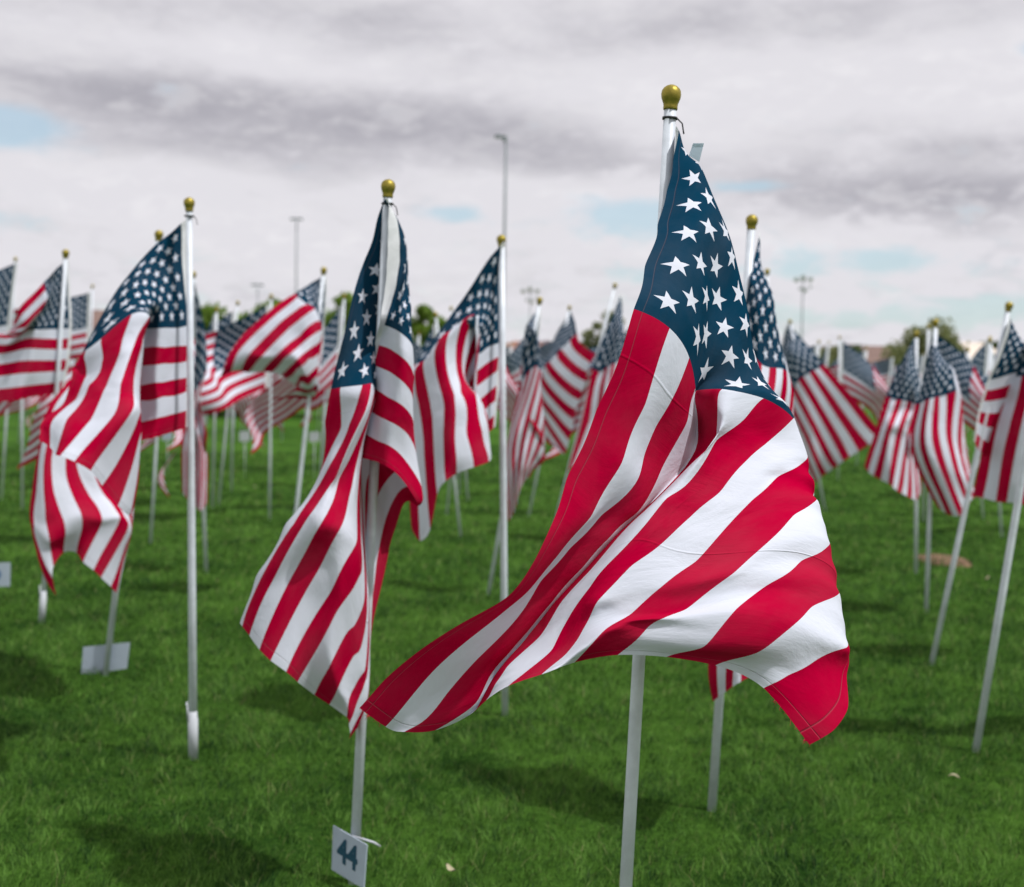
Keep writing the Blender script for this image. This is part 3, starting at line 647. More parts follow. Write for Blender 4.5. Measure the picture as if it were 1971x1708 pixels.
mid('flag with a broad fan of arched stripes left of the twisted flag', (624, 514), (551, 1150),
    [(0, 0, 1088, 205, 0), (0, 4, 1085, 420, 0), (0, 7, 1078, 600, 0), (0, 13, 1040, 1020, 0), (.2, 0, 980, 275, -8), (.4, 0, 850, 362, -14), (.4, 1, 868, 392, -16), (.4, 2, 945, 455, -16), (.4, 3, 1010, 492, -14), (.38, 4, 1062, 598, -10), (.36, 5, 1066, 650, -10),
     (.55, 0, 640, 500, -16), (.75, 0, 420, 700, -14), (.95, 0, 235, 1045, -8), (.65, 1, 580, 640, -22), (.85, 1, 370, 860, -20), (1, 1, 315, 1010, -12),
     (.6, 2, 720, 605, -24), (.8, 2, 500, 830, -24), (1, 2, 405, 1000, -16), (.6, 3, 790, 655, -26), (.8, 3, 590, 865, -26), (1, 3, 455, 1015, -18),
     (.6, 4, 880, 710, -26), (.8, 4, 700, 865, -28), (1, 4, 580, 1012, -20), (.6, 5, 905, 770, -26), (.8, 5, 750, 905, -28), (1, 5, 650, 1015, -22),
     (.3, 6, 1040, 790, -10), (.6, 6, 940, 840, -24), (.8, 6, 830, 940, -26), (1, 6, 730, 1040, -22), (.25, 7, 1032, 858, -10), (.6, 7, 960, 900, -22), (.8, 7, 860, 990, -24), (1, 7, 770, 1070, -20),
     (.2, 8, 1012, 1010, -10), (.6, 8, 945, 1040, -20), (1, 8, 845, 1115, -16), (.2, 9, 1035, 1080, -8), (.6, 9, 960, 1110, -16), (1, 9, 870, 1145, -12), (.2, 13, 1000, 1200, -4), (1, 13, 660, 1240, 0), (.6, 13, 900, 1225, -6)], ZH, 7)
ZI = (680, 420, 2.669)
mid('flag draped left of a straight pole under the tall lamp post, its bottom curling up', (965, 452), (972, 1378),
    [(0, 0, 752, 140, 0), (0, 3.5, 748, 400, 0), (0, 7, 748, 640, 0), (0, 10, 738, 860, 0), (0, 13, 722, 1080, 0), (.06, 0, 690, 220, -5), (.15, 0, 600, 360, -10), (.25, 0, 500, 500, -14), (.4, 0, 318, 752, -18),
     (.4, 2, 345, 745, -26), (.4, 3, 385, 715, -30), (.4, 4, 458, 605, -34), (.4, 5, 508, 575, -34), (.4, 6, 566, 522, -32), (.4, 6.8, 622, 492, -26),
     (.7, 1, 300, 1010, -26), (.7, 2, 345, 1010, -34), (.7, 3, 400, 990, -40), (.7, 4, 466, 950, -42), (.7, 5, 520, 910, -44), (.7, 6, 552, 900, -42), (.7, 7, 630, 900, -34),
     (.88, 2, 368, 1280, -36), (.88, 3, 415, 1240, -44), (.88, 5, 522, 1140, -48), (.88, 6, 582, 1110, -46), (.88, 7, 662, 1090, -36),
     (1, 0, 300, 1600, -20), (1, 1, 340, 1660, -24), (1, 2, 395, 1600, -30), (1, 3, 432, 1420, -42), (1, 4, 475, 1352, -46), (1, 5, 530, 1312, -48), (1, 6, 620, 1280, -46), (1, 7, 697, 1252, -38),
     (.22, 7, 632, 690, -8), (.22, 8, 628, 780, -8), (.22, 9, 622, 850, -8), (.22, 10, 622, 945, -8), (.22, 11, 640, 1000, -8), (.22, 13, 670, 1120, -6), (.1, 7, 690, 664, -6), (.1, 10, 680, 905, -6), (.1, 13, 695, 1100, -4),
     (.6, 10, 560, 1000, 4), (1, 10, 640, 1150, 2), (1, 13, 640, 1060, 8), (.6, 13, 600, 1060, 8), (.25, 3.5, 620, 560, -14)], ZI, 8, rad=.0165, clampd=.08)
mid('narrow tangled flag on the pole leaning behind the straight one', (1040, 572), (940, 1145),
    [(0, 0, 952, 460, 0), (0, 7, 930, 700, 0), (0, 13, 900, 960, 0), (.12, 0, 905, 530, -6), (.3, 0, 872, 640, -10), (.4, 0, 850, 860, -14), (.2, 7, 870, 720, -14), (.2, 9, 865, 800, -14), (.2, 11, 860, 890, -14), (.3, 4, 955, 620, -10), (.35, 7, 955, 740, -4), (.35, 10, 945, 930, -4),
     (.55, 0, 820, 1000, -16), (.7, 3, 800, 1200, -16), (.55, 5, 870, 1010, -20), (.6, 9, 955, 1040, -10), (.8, 9, 900, 1240, -14), (1, 0, 795, 1560, -10), (1, 4, 830, 1500, -14), (1, 9, 860, 1390, -14), (1, 13, 905, 1330, -6), (.6, 13, 985, 1230, 4)], ZI, 9)
mid('small flag streaming down to the right, just left of the dark one', (1097, 588), (1018, 995),
    [(0, 0, 1118, 480, 0), (0, 7, 1005, 700, 2), (0, 13, 975, 1010, 6), (.2, 0, 1140, 540, -8), (.4, 0, 1150, 592, -14), (.4, 1, 1115, 625, -14), (.4, 2, 1066, 675, -14), (.4, 3, 1048, 695, -14), (.4, 4, 1008, 738, -12), (.4, 5, 985, 758, -12), (.4, 7, 960, 840, -8), (.4, 13, 968, 1080, 4),
     (1, 0, 1245, 698, -24), (1, 1, 1216, 750, -26), (1, 2, 1206, 792, -26), (1, 3, 1192, 838, -26), (1, 4, 1172, 890, -26), (1, 5, 1160, 935, -26), (1, 6, 1145, 985, -24), (1, 7, 1135, 1035, -24), (1, 8, 1120, 1090, -22), (1, 9, 1110, 1142, -20), (1, 11, 1082, 1212, -16), (1, 13, 1020, 1160, -6)], ZI, 10, lam=4e-4)
mid('dark flag hanging tight from a bare pole tip left of the front flag', (1185, 545), (1060, 1040),
    [(0, 0, 1372, 400, 0), (0, 7, 1362, 640, 0), (0, 13, 1320, 960, 0), (.15, 0, 1318, 530, -8), (.4, 0, 1228, 775, -14), (.4, 1, 1264, 790, -16), (.4, 3, 1310, 760, -18), (.4, 5, 1345, 745, -14), (.4, 7, 1385, 720, -6), (.2, 5, 1385, 560, -8), (.2, 10, 1390, 800, 4), (.4, 13, 1400, 1050, 6),
     (.7, 0, 1175, 1030, -18), (.7, 1, 1215, 1040, -20), (.7, 3, 1270, 1000, -20), (.7, 7, 1340, 980, -12), (1, 0, 1102, 1310, -18), (1, 1, 1125, 1280, -20), (1, 3, 1190, 1290, -20), (1, 7, 1290, 1300, -14), (1, 13, 1380, 1300, 0)], ZI, 11)
ZM = (1400, 400, 2.846)
mid('flag half hidden behind the right side of the large front flag', (1448, 413), (1370, 1560),
    [(0, 0, 172, 160, 0), (0, 7, 130, 560, 0), (0, 13, 100, 1000, 0), (.1, 0, 140, 300, -5), (.3, 0, 95, 520, -12), (.4, 0, 60, 700, -16), (.1, 2, 185, 330, -8), (.2, 4, 245, 480, -10), (.3, 6, 285, 720, -12), (.4, 7, 330, 900, -14), (.4, 3, 190, 860, -22), (.3, 3, 190, 640, -18),
     (.2, 10, 240, 800, 5), (.4, 10, 350, 1050, -2), (.3, 13, 260, 1200, 8), (.7, 0, 0, 1500, -20), (.7, 5, 160, 1500, -28), (.7, 10, 330, 1450, -12), (.7, 13, 320, 1500, 0), (1, 0, -80, 2704, -20), (1, 1.2, -43, 2675, -22), (1, 3, 28, 2624, -24), (1, 5, 114, 2570, -26), (.93, 0, -108, 2533, -20), (.93, 2, -6, 2470, -24), (1, 8, 190, 2480, -24), (1, 13, 290, 2350, -6)], ZM, 12, rad=.0165)
mid('flag with even diagonal stripes blown right, beside the front flag', (1520, 615), (1588, 985),
    [(0, 0, 340, 640, 0), (0, 7, 300, 880, 2), (0, 13, 300, 1150, 6), (.2, 0, 430, 745, -8), (.4, 0, 530, 858, -14), (.4, 1, 502, 875, -14), (.4, 3, 450, 905, -14), (.4, 5, 388, 948, -12), (.4, 7, 358, 1010, -8), (.4, 10, 345, 1150, 0), (.4, 13, 350, 1260, 6), (.2, 5, 320, 810, -4),
     (.7, 0, 700, 1050, -20), (.7, 3, 590, 1130, -22), (.7, 7, 470, 1230, -18), (.7, 13, 400, 1400, -4), (1, 0, 850, 1245, -24), (1, 1, 828, 1268, -26), (1, 3, 718, 1335, -26), (1, 5, 636, 1390, -26), (1, 7, 580, 1430, -24), (1, 9, 515, 1475, -20), (1, 11, 480, 1500, -14), (1, 13, 440, 1460, -6)], ZM, 13, lam=5e-4)
mid('left flag of the pair hanging side by side on the right', (1764, 637), (1763, 1105),
    [(0, 0, 1030, 700, 0), (0, 7, 1045, 900, 0), (0, 13, 1040, 1200, 0), (.15, 0, 980, 790, -6), (.4, 0, 868, 1030, -14), (.4, 2, 925, 1050, -18), (.4, 4, 985, 1060, -12), (.4, 6, 1030, 1075, -16), (.4, 8, 1050, 1090, -10), (.4, 13, 1055, 1300, 2), (.2, 4, 1000, 880, -14), (.2, 9, 1075, 1000, -2),
     (.75, 0, 820, 1190, -20), (.75, 3, 890, 1250, -26), (.75, 6, 975, 1300, -16), (.75, 9, 1010, 1350, -20), (1, 0, 752, 1420, -22), (1, 2, 800, 1470, -28), (1, 4, 880, 1510, -24), (1, 6, 930, 1550, -16), (1, 8, 985, 1580, -22), (1, 10, 1030, 1600, -14), (1, 13, 1060, 1560, 0)], ZM, 14)
mid('right flag of the pair hanging side by side on the right', (1801, 614), (1783, 1180),
    [(0, 0, 1142, 640, 0), (0, 7, 1150, 850, 0), (0, 13, 1120, 1120, 0), (.15, 0, 1098, 790, -6), (.4, 0, 1040, 1082, -14), (.4, 2, 1085, 1055, -20), (.4, 4, 1135, 1040, -18), (.4, 6, 1200, 1025, -16), (.4, 7, 1255, 1005, -12), (.2, 4, 1160, 860, -16), (.2, 8, 1235, 880, -4), (.4, 10, 1290, 1150, -4), (.4, 13, 1290, 1260, 4),
     (.7, 0, 1012, 1350, -20), (.7, 3, 1090, 1320, -26), (.7, 6, 1210, 1310, -22), (.7, 9, 1290, 1350, -12), (1, 0, 1150, 1640, -18), (1, 2, 1200, 1675, -24), (1, 4, 1270, 1690, -26), (1, 7, 1330, 1610, -20), (1, 10, 1360, 1570, -12), (1, 13, 1340, 1500, 0)], ZM, 15)
mid('flag at the right edge behind the strongly leaning pole', (1944, 581), (1793, 1280),
    [(0, 0, 1548, 590, 0), (0, 7, 1440, 940, 0), (0, 13, 1360, 1290, 0), (.15, 0, 1560, 690, 4), (.4, 0, 1490, 925, 2), (.4, 1, 1550, 925, -4), (.4, 2, 1612, 922, -8), (.4, 4, 1720, 910, -10), (.4, 7, 1800, 900, 0), (.2, 3, 1640, 760, -2), (.2, 7, 1600, 900, 12), (.4, 13, 1640, 1300, 20), (.2, 13, 1430, 1360, 14),
     (.7, 0, 1420, 1200, 2), (.7, 1, 1480, 1200, -4), (.7, 2, 1545, 1210, -8), (.7, 4, 1660, 1220, -12), (.7, 7, 1800, 1200, -2), (1, 0, 1345, 1580, 0), (1, 1, 1400, 1590, -6), (1, 2, 1470, 1610, -10), (1, 3, 1530, 1615, -12), (1, 5, 1640, 1625, -14), (1, 8, 1780, 1600, -6), (1, 13, 1830, 1600, 8)], ZM, 16, rad=.0150)

def gm_flag(label, top, base, gen, seed, **kw):
    return make_flag(label, top, base, None, Y=ground_at(*base).y, gen=gen, seed=seed, wob=.006, **kw)
gm_flag('flag out past the right edge, only its strongly leaning bare pole in view', (2046, 455), (1878, 1447), (.1, .9, 71), 17, rad=.0160)
gm_flag('flag whose blue field and ball top peep out behind the half hidden one', (1477, 517), (1452, 1092), (1.5, 1.3, 72, dict(curl=1.5)), 18)
mid('flag hanging as a narrow bundle just right of the sleeved pole', (372, 522), (397, 1102),
    [(0, 0, 375, 545, 0), (0, 7, 380, 680, 0), (0, 13, 385, 800, 0), (.2, 0, 392, 620, -8), (.2, 5, 374, 690, -14), (.2, 13, 398, 830, -6), (.4, 0, 398, 710, -10), (.4, 3, 384, 740, -18), (.4, 7, 368, 770, -12), (.4, 10, 380, 815, 2), (.4, 13, 396, 870, 8),
     (.7, 0, 354, 830, -12), (.7, 3, 366, 845, -20), (.7, 6, 377, 850, -12), (.7, 9, 388, 862, -18), (.7, 13, 399, 880, 2), (1, 0, 350, 945, -12), (1, 3, 362, 962, -20), (1, 6, 376, 975, -14), (1, 9, 386, 984, -18), (1, 13, 398, 970, 0)], Z0, 19)
gm_flag('small flag at the left showing only its dense blue field', (178, 548), (168, 925), (3.3, .35, 74), 20)
gm_flag('flag flying low left behind the fan striped one, nearest its left side', (522, 566), (519, 1002), (3.5, .55, 75, dict(ripple=1.2)), 21)
gm_flag('flag with a drooping blue field in front of the left trees', (458, 579), (421, 972), (3.6, .75, 76, dict(ripple=1.3)), 22)
gm_flag('flag just left of the twisted one, half hidden by the fan striped one', (663, 566), (640, 985), (3.4, .95, 77), 23)
gm_flag('flag peeping out between the twisted flag and the draped one', (838, 600), (887, 1035), (3.3, 1.0, 78), 24)
gm_flag('flag behind the draped one, its pole foot showing under the draped stripes', (868, 590), (901, 965), (3.0, 1.0, 79), 25)
gm_flag('far right flag with small blue field behind the edge flag', (1862, 668), (1893, 1000), (.4, .9, 80), 26)
gm_flag('flag at the right edge hidden except its foot below the red stripes', (1905, 650), (1928, 1035), (.5, 1.0, 81), 27)
gm_flag('flag behind the folded one, only its leaning pole foot in view below', (318, 552), (290, 1047), (3.2, .9, 82), 28)

# ------------------------------------------------------------------ the field of small flags behind
variants = []
for i in range(9):
    azv = [3.3, 2.9, 3.6, .2, 3.1, 3.4, 2.6, 3.0, -.3][i]; dr = [.7, .95, .5, .9, 1.2, .8, 1.1, .6, 1.0][i]
    P = blown_cloth(azv, dr, 200 + i, 30, 18, ripple=random.uniform(.9, 1.4), curl=random.uniform(.2, 1.6))
    P = P + np.array((math.cos(azv) * .016, math.sin(azv) * .016, 2.165))
    variants.append(grid_mesh(P, M_flag, 'cloth', .006, 40 + i))
pole_me = MB().tube([Vector((0, 0, -.03)), Vector((0, 0, 2.18))], [.0145, .0135], 8); pole_mesh = mesh('pole', [tuple(v) for v in pole_me.V], pole_me.F, M_pole)
fin_mb = finial_into(MB(), Vector((0, 0, 2.17)), Vector((0, 0, 1)), 1.0, 10); fin_mesh = mesh('finial', [tuple(v) for v in fin_mb.V], fin_mb.F, M_gold)
proto = empty('flag', (0, 30, 0)); tag(proto, 'small blurred flag on a thin pole in the far rows of the field', 'flag', 'small flags in the far rows')
pp = link('pole', pole_mesh, proto); pf = link('finial', fin_mesh, proto); pc = link('cloth', variants[0], proto)
cnt = 0
def project(p):
    v = RM.transposed() @ (Vector(p) - Vector((0, 0, CH))); return (PW / 2 + v.x / -v.z * FPX, PH / 2 - v.y / -v.z * FPX)
far = []
y = 14.5
while y < 64 and cnt < 290:
    dy = 2.6 + (y - 14) * .035
    stp = 1.6
    nx = int(y * .44 / stp) + 1
    for i in range(-nx, nx + 1):
        x = i * stp + (1.1 if int(y * 10) % 2 else 0) + random.uniform(-.35, .35); yy = y + random.uniform(-.5, .5)
        px, py = project((x, yy, 1.6)); bx, by = project((x, yy, 0))
        if px < -60 or px > 2030: continue
        if 1590 < px < 1760 and yy < 18.5: continue            # the open lawn on the right
        if yy < 24 and (random.random() < .2): continue
        if cnt == 0: r, cp, cf, cc = proto, pp, pf, pc
        else:
            r = proto.copy(); COL.objects.link(r)
            cp = pp.copy(); cf = pf.copy(); cc = pc.copy()
            for c_ in (cp, cf, cc): c_.parent = r; COL.objects.link(c_)
            cp.name, cf.name, cc.name = 'pole', 'finial', 'cloth'
        cc.data = random.choice(variants)
        r.location = (x, yy, 0); sc = random.uniform(.93, 1.03); r.scale = (sc, sc, sc)
        r.rotation_euler = (random.uniform(-.05, .05), random.uniform(-.02, .13), random.uniform(-.35, .35))
        far.append((r, px, yy)); cnt += 1
    y += dy
ZON = [(0, 'at the left edge'), (130, 'behind the folded flag'), (390, 'behind the fan striped flag'), (640, 'behind the twisted flag'), (830, 'behind the draped flag'), (985, 'between the draped and front flags'),
       (1180, 'behind the left part of the front flag'), (1330, 'behind the right part of the front flag'), (1500, 'behind the diagonally striped flag'), (1690, 'behind the pair hanging side by side'), (1870, 'at the right edge')]
ORD = ['first', 'second', 'third', 'fourth', 'fifth', 'sixth', 'seventh', 'eighth', 'ninth', 'tenth', 'eleventh', 'twelfth', 'thirteenth', 'fourteenth', 'fifteenth', 'sixteenth', 'seventeenth', 'eighteenth', 'nineteenth', 'twentieth']
def zone_labels(items, bands, noun, grp):
    buckets = {}
    for (o, px, Y) in items:
        z = max(i for i, (x0, _) in enumerate(ZON) if px >= x0 or i == 0); b_ = max(i for i, (y0, _) in enumerate(bands) if Y >= y0 or i == 0)
        buckets.setdefault((z, b_), []).append((px, o))
    for (z, b_), lst in buckets.items():
        lst.sort(key=lambda q: q[0])
        for i, (px, o) in enumerate(lst):
            o['label'] = '%s %s %s%s' % (bands[b_][1], noun, ZON[z][1], ', %s from left' % ORD[min(i, 19)] if len(lst) > 1 else ''); o['group'] = grp
zone_labels(far, [(0, 'small nearest-row'), (19, 'small blurred middle-row'), (28, 'small more distant'), (42, 'tiny farthest')], 'flag', 'small flags in the far rows')
print('far flags', cnt)

# dry leaves and pale specks lying in the grass
M_dry = mat('dry_leaf', (.42, .38, .24), .8, var=.3)
for i, (x, y, lab) in enumerate([(1835, 1515, 'pale dry leaf in the open grass at the lower right'), (490, 943, 'pale speck of a leaf in the grass left of the twisted flag'), (150, 1158, 'small tan leaf between the low hanging flag tips'), (868, 1690, 'pale leaf at the bottom edge right of the number card'), (1900, 1120, 'tan leaf in the grass at the right beyond the leaning pole')]):
    c = ground_at(x, y); n_ = 9; V_ = []; a0 = random.uniform(0, 6)
    for q in range(n_):
        u_ = q / (n_ - 1); w_ = .011 * math.sin(math.pi * (.08 + .9 * u_)); X_ = (u_ - .5) * .045; z_ = .034 + .012 * math.sin(3 * u_ + i)
        for sgn in (-1, 0, 1):
            X, Y_ = X_, sgn * w_; V_.append((X * math.cos(a0) - Y_ * math.sin(a0), X * math.sin(a0) + Y_ * math.cos(a0), z_ + abs(sgn) * .005))
    F_ = [(3 * q + k, 3 * q + 3 + k, 3 * q + 4 + k, 3 * q + 1 + k) for q in range(n_ - 1) for k in (0, 1)]
    tag(link('dry_leaf', mesh('dry_leaf', V_, F_, M_dry), None, (c.x, c.y, 0)), lab, 'leaf')

# ------------------------------------------------------------------ number cards
def card(label, corners, depths, m, digits=None, emblem=False, pole_pt=None, thick=.0035, group=None):
    P = [at(x, y, d) for (x, y), d in zip(corners, depths)]
    n = (P[1] - P[0]).cross(P[3] - P[0]).normalized()
    if n.y > 0: n = -n
    o = sum(P, Vector()) / 4; o0 = Vector((o.x, o.y, 0))
    root = empty('number_card', o0); tag(root, label, 'sign', group)
    mb = MB(); Q = [p - n * thick for p in P]
    mb.poly(P + Q, [(0, 3, 2, 1), (4, 5, 6, 7), (0, 1, 5, 4), (1, 2, 6, 5), (2, 3, 7, 6), (3, 0, 4, 7)])
    mb.build('panel', m, root, o0, smooth=False)
    ux = (P[1] - P[0]); w = ux.length; ux.normalize(); vy = (P[0] - P[3]); h = vy.length; vy = vy.normalized()
    if digits:
        cu = bpy.data.curves.new('digits', 'FONT'); cu.body = digits; cu.size = h * .74; cu.align_x = 'CENTER'; cu.align_y = 'CENTER'; cu.extrude = .0006; cu.offset = .0034
        tmp = bpy.data.objects.new('digits', cu); COL.objects.link(tmp)
        dg = bpy.context.evaluated_depsgraph_get(); me = bpy.data.meshes.new_from_object(tmp.evaluated_get(dg)); bpy.data.objects.remove(tmp)
        c = P[0] + ux * w * .47 - vy * h * .46 + n * .0022
        Mx = Matrix(((ux.x, vy.x, n.x, c.x - o0.x), (ux.y, vy.y, n.y, c.y - o0.y), (ux.z, vy.z, n.z, c.z - o0.z), (0, 0, 0, 1)))
        me.transform(Mx); me.materials.clear(); me.materials.append(M_ink); link('number', me, root)
    if emblem:
        c = P[0] + ux * w * .42 - vy * h * .5 + n * .0012; k = 28; r = h * .24
        MB().poly([c] + [c + ux * r * math.cos(2 * math.pi * i / k) + vy * r * math.sin(2 * math.pi * i / k) for i in range(k)], [(0, 1 + i, 1 + (i + 1) % k) for i in range(k)]).build('emblem', M_emblem, root, o0)
    return root, P, n, o0
rt, P44, n44, o44 = card('white card printed with the number 44, clipped low on the leaning pole', [(641, 1589), (706, 1627), (700, 1712), (638, 1674)], [YB + .03, YB - .10, YB - .10, YB + .03], M_plastic, '44')
pA, pB = P44[1], P44[1] + Vector((.035, .05, -.022))
MB().tube([P44[0] * .45 + P44[1] * .55 - n44 * .004, P44[1] - n44 * .02 + Vector((.004, .01, 0)), pB], [.003, .004, .0035], 8).build('clip', M_sleeve, rt, o44)
card('blank grey back of a card behind the foot of a leaning pole', [(160, 1246), (250, 1237), (244, 1287), (156, 1301)], [YD + .03, YD + .02, YD + .02, YD + .03], M_plastic)
YL = ground_at(-4, 1170).y
card('white card with a round blue emblem cut by the left edge', [(-28, 1084), (20, 1083), (19, 1129), (-29, 1130)], [YL, YL, YL, YL], M_plastic, emblem=True)
def stake(root_o, px, py, Y, o0):
    p = at(px, py, Y); MB().tube([Vector((p.x, p.y + .012, -.02)), Vector((p.x, p.y + .012, p.z))], .006, 8).build('stake', M_sleeve, root_o, o0)
for lab, x, y_, by, m_ in [('tiny white card left of centre under the trailing stripes', 471, 840, 922, M_sleeve), ('tiny white card beside the left edge of the twisted flag', 605, 841, 925, M_sleeve), ('tiny bluish card below the hem of the folded flag', 322, 838, 915, M_plastic)]:
    Yc = ground_at(x, by).y; r_, P_, n_, o_ = card(lab, [(x - 10, y_ - 9), (x + 10, y_ - 10), (x + 10, y_ + 9), (x - 10, y_ + 10)], [Yc] * 4, m_); stake(r_, x, y_, Yc, o_)

# ------------------------------------------------------------------ lamp posts
def lamp_post(label, px, ytop, Y, kind, h_px=None):
    t = at(px, ytop, Y); b = Vector((t.x, t.y, 0)); root = empty('lamp_post', b); tag(root, label, 'lamp post')
    MB().tube([b, b + Vector((0, 0, t.z * .5)), t], [.085, .065, .055], 12).build('mast', M_steel, root, b)
    u = Y / FPX
    if kind == 'arm':
        MB().tube([t - Vector((0, 0, .15)), t + Vector((-8 * u, 0, .0)), t + Vector((-20 * u, 0, 3 * u))], [.05, .05, .04], 8).build('arm', M_steel, root, b)
        MB().box(t + Vector((-14 * u, 0, -1 * u)), 15 * u, .3, 3.5 * u, 0).box(t + Vector((-3 * u, 0, -4 * u)), 6 * u, .35, 9 * u).build('lamp_head', M_steel, root, b, smooth=False)
    elif kind == 'tee':
        MB().box(t, 22 * u, .15, 2 * u).build('arm', M_steel, root, b, smooth=False)
        for s in (-1, 1): MB().box(t + Vector((s * 8 * u, -.1, -1.6 * u)), 7 * u, .5, 2.4 * u).build('lamp_head', M_steel, root, b, smooth=False)
    else:
        MB().box(t + Vector((0, 0, -4 * u)), 22 * u, .08, .7 * u).box(t + Vector((0, 0, -17 * u)), 12 * u, .08, .7 * u).build('crossbar', M_steel, root, b, smooth=False)
        for k, (sx, sz, R) in enumerate([(-14, 0, 4.6), (-1, 4, 5.2), (13, 1, 4.6), (-6, -17, 3.2), (3, -20, 4.2), (13, -13, 3.0)]):
            c = t + Vector((sx * u, -.2, sz * u - 1 * u)); f = Vector((random.uniform(-.3, .3), -1, -.5)).normalized()
            hd = MB().tube([c - f * R * u * .9, c - f * R * u * .5, c, c + f * R * u * .35], [R * u * .25, R * u * .7, R * u * .95, R * u], 14).build('floodlight', M_steel, root, b)
            MB().tube([c + f * R * u * .36, c + f * R * u * .42], [R * u * .9, R * u * .86], 14).build('lens', M_lens, hd)
            hd.children[0].data.transform(Matrix.Translation(-b))
lamp_post('tall grey lamp post with one arm pointing left, highest in the picture', 974, 263, 62, 'arm')
lamp_post('faint tall post with a level double head, above the fan striped flag', 571, 421, 105, 'tee')
lamp_post('post with a cluster of round floodlights, right of the front flag', 1546, 538, 120, 'flood')
lamp_post('distant floodlight cluster between the draped flag and the front flag', 1021, 560, 150, 'flood')
lamp_post('tiny far post above the left trees', 496, 548, 160, 'tee')

# ------------------------------------------------------------------ background: trees, houses, hills
def tree_mesh(seed, h, w, leafm, n=8000, leaf=.28, low=.14):
    r = np.random.default_rng(seed); rr = random.Random(seed)
    mb = MB(); trunk_h = h * .38
    mb.tube([(0, 0, -.1), (rr.uniform(-.1, .1), 0, trunk_h * .6), (rr.uniform(-.2, .2), rr.uniform(-.2, .2), trunk_h), (rr.uniform(-.3, .3), 0, h * .8)], [h * .028, h * .022, h * .018, h * .005], 8)
    cl = []
    for i in range(34):
        a = rr.uniform(0, 6.28); rad_ = rr.uniform(.15, 1.0) * w * .5; z = rr.uniform(low, .93) * h * rr.uniform(.75, 1)
        rad_ *= math.sqrt(max(.08, 1 - ((z / h - .45) / .55) ** 2))
        c = Vector((math.cos(a) * rad_, math.sin(a) * rad_, z)); cl.append((c, rr.uniform(.17, .34) * min(w, h * 1.2) * .75))
        mb.tube([(0, 0, trunk_h * rr.uniform(.6, 1.1)), c * .55 + Vector((0, 0, trunk_h * .4)), c], [h * .010, h * .007, h * .002], 5)
    per = n // len(cl); Ps = []
    for c, R in cl:
        v = r.normal(size=(per, 3)); v /= np.linalg.norm(v, axis=1)[:, None]; rad = R * r.uniform(.15, 1.12, per) ** .6
        p = np.array(c) + v * rad[:, None] * np.array([1, 1, .75]); Ps.append(p)
    P = np.concatenate(Ps); m_ = len(P)
    a = r.normal(size=(m_, 3)); a /= np.linalg.norm(a, axis=1)[:, None]; b = np.cross(a, r.normal(size=(m_, 3))); b /= np.linalg.norm(b, axis=1)[:, None]
    s = leaf * r.uniform(.5, 1.2, m_)[:, None]
    Q = np.stack([P - a * s, P + b * s * .5, P + a * s, P - b * s * .5], 1)
    lm = fast_mesh('crown', Q.reshape(-1, 3), np.full(m_, 4), np.arange(m_ * 4), leafm)
    tm = mesh('trunk', [tuple(v) for v in mb.V], mb.F, M_bark)
    return tm, lm
tree_kinds = {}
def tree(label, px, ptop, Y, wpx, kind, seed, group=None):
    t = at(px, ptop, Y); h = t.z; w = wpx * Y / FPX
    tm, lm = tree_mesh(seed, h, w, kind, leaf=max(.13, w * .045))
    r = empty('tree', (t.x, Y, 0)); tag(r, label, 'tree', group); link('trunk', tm, r); link('crown', lm, r)
tree('bushy green tree behind the flags left of the fan striped flag, leftmost', 420, 566, 42, 150, M_leaf_g, 1)
tree('green tree with a tall shoot rising beside a ball top, left middle', 520, 548, 41, 95, M_leaf_g, 2)
tree('low green tree filling the gap left of the fan striped flag', 478, 584, 44, 170, M_leaf_g, 3)
tree('green tree just left of the twisted flag', 660, 555, 42, 100, M_leaf_g, 4)
tree('round green tree right of the twisted flag', 812, 572, 42, 90, M_leaf_g, 5)
tree('low green tree at the left end of the left tree group', 392, 582, 43, 90, M_leaf_g, 21)
tree('green tree half behind the fan striped flag', 560, 578, 44, 120, M_leaf_g, 22)
tree('small green tree close right of the round one', 842, 604, 44, 70, M_leaf_g, 23)
tree('pale thin tree behind the dark flag left of the front flag', 1165, 590, 95, 80, M_leaf_p, 6)
tree('large pale airy tree left of the white roof', 1785, 615, 85, 130, M_leaf_p, 7)
tree('dark green tree beside the white roof, at the right', 1915, 645, 110, 110, M_leaf_d, 8)
tree('pale tree below the floodlight cluster', 1572, 650, 100, 110, M_leaf_p, 9)
tree('small green tree left of the brown roofed house', 1640, 668, 120, 70, M_leaf_d, 10)
tree('small pale tree right of the brown roofed house', 1735, 672, 120, 60, M_leaf_p, 11)
tree('dull green tree right of the draped flag', 1075, 655, 130, 80, M_leaf_d, 12)
ft = [tree_mesh(50 + i, 5.5, 7.5, [M_leaf_d, M_leaf_p, M_leaf_g][i % 3], n=1700, leaf=.40, low=.1) for i in range(5)]
hz = []
for i in range(44):
    Y = random.uniform(150, 230); px = -40 + i * 48 + random.uniform(-18, 18)
    p = at(px, 715, Y); r = empty('tree', (p.x, Y, 0)); s = random.uniform(.55, 1.0); r.scale = (s * 1.2, s, s); r.rotation_euler = (0, 0, random.uniform(0, 6))
    tag(r, 'low tree', 'tree'); hz.append((r, px, Y))
    tm, lm = ft[i % 5]; link('trunk', tm, r); link('crown', lm, r)

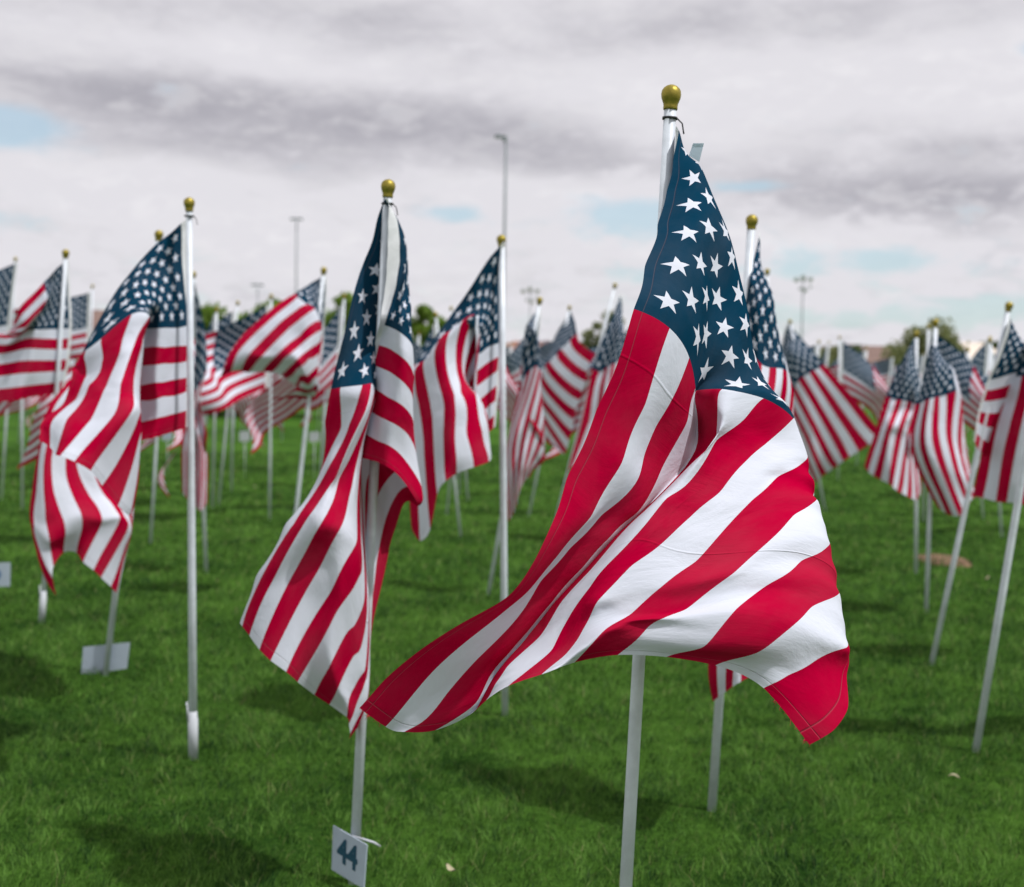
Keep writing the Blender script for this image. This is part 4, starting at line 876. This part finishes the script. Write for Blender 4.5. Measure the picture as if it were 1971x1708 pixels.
zone_labels(hz, [(0, 'low blurred horizon'), (190, 'low farthest horizon')], 'tree', 'far trees along the horizon')
M_wall = mat('house_stucco', (.42, .34, .27), .9, var=.1, vscale=1)
M_roofb = mat('roof_brown', (.20, .13, .11), .9, var=.25, vscale=3, bump=.5, bscale=6)
M_roofw = mat('roof_pale', (.74, .64, .54), .8, var=.08, vscale=1)
M_roofr = mat('roof_red', (.30, .15, .11), .9, var=.25, vscale=3)
M_glass = mat('window_glass', (.03, .035, .04), .1)
def house(label, px, Y, w, d, wall_h, roof_h, roofm, rz=0.0):
    p = at(px, 715, Y); o = Vector((p.x, Y, 0)); r = empty('house', o); r.rotation_euler = (0, 0, rz); tag(r, label, 'house')
    MB().box((0, 0, wall_h / 2), w, d, wall_h).build('wall', M_wall, r, smooth=False)
    e = .5; z0 = wall_h + .003; z1 = wall_h + roof_h; x = w / 2 + e; y_ = d / 2 + e; rx = max(.5, x - y_ * .8)
    MB().poly([(-x, -y_, z0), (x, -y_, z0), (x, y_, z0), (-x, y_, z0), (-rx, 0, z1), (rx, 0, z1)], [(0, 1, 5, 4), (1, 2, 5), (2, 3, 4, 5), (3, 0, 4), (3, 2, 1, 0)]).build('roof', roofm, r, smooth=False)
    for k in (-.3, 0.05, .32):
        f = MB().box((k * w, -d / 2 - .03, wall_h * .55), w * .10, .06, wall_h * .35).build('window', M_glass, r, smooth=False)
    MB().box((w * .2, -d / 2 - .03, 1.05), 1.0, .08, 2.1).build('door', M_roofb, r, smooth=False)
house('house with a broad pale roof at the right', 1858, 92, 7.0, 6, 1.9, 2.25, M_roofw)
house('low house with a brown roof in the gap right of the front flag', 1690, 150, 9, 8, 3.0, 2.2, M_roofb, .1)
house('low tan house between the draped flag and the front flag', 1010, 150, 9, 8, 3.1, 2.0, M_roofr, -.1)
house('long brown roofed house further left behind the dark flag', 1120, 175, 14, 9, 3.1, 2.4, M_roofb, .05)
house('brown house showing at the left between flags', 205, 95, 7, 6, 3.6, 2.0, M_roofb, .2)
house('red roofed house far at the left edge behind the flags', 60, 160, 10, 8, 3.0, 2.2, M_roofr, .1)

def hills():
    n = 160; V = []; F = []
    for row, (Y, hs, off) in enumerate([(1500, 0, 0), (1900, 1, 0), (2400, .2, 0)]):
        for i in range(n):
            x = -1600 + 3200 * i / (n - 1)
            h = (26 * math.exp(-((x - 500) / 120) ** 2) + 12 * math.exp(-((x - 800) / 200) ** 2) + 24 * math.exp(-((x - 40) / 110) ** 2) + 22 + 9 * noise.noise(Vector((x * .006, 0, 4))) + 5 * noise.noise(Vector((x * .03, 0, 9))))
            V.append((x, Y, h * hs - (2 if row != 1 else 0)))
    for r_ in range(2):
        for i in range(n - 1): F.append((r_ * n + i, r_ * n + i + 1, (r_ + 1) * n + i + 1, (r_ + 1) * n + i))
    m = mat('hill_rock', (.15, .105, .11), .95, var=.2, vscale=.01)
    tag(link('hills', mesh('hills', V, F, m)), kind='structure')
hills()
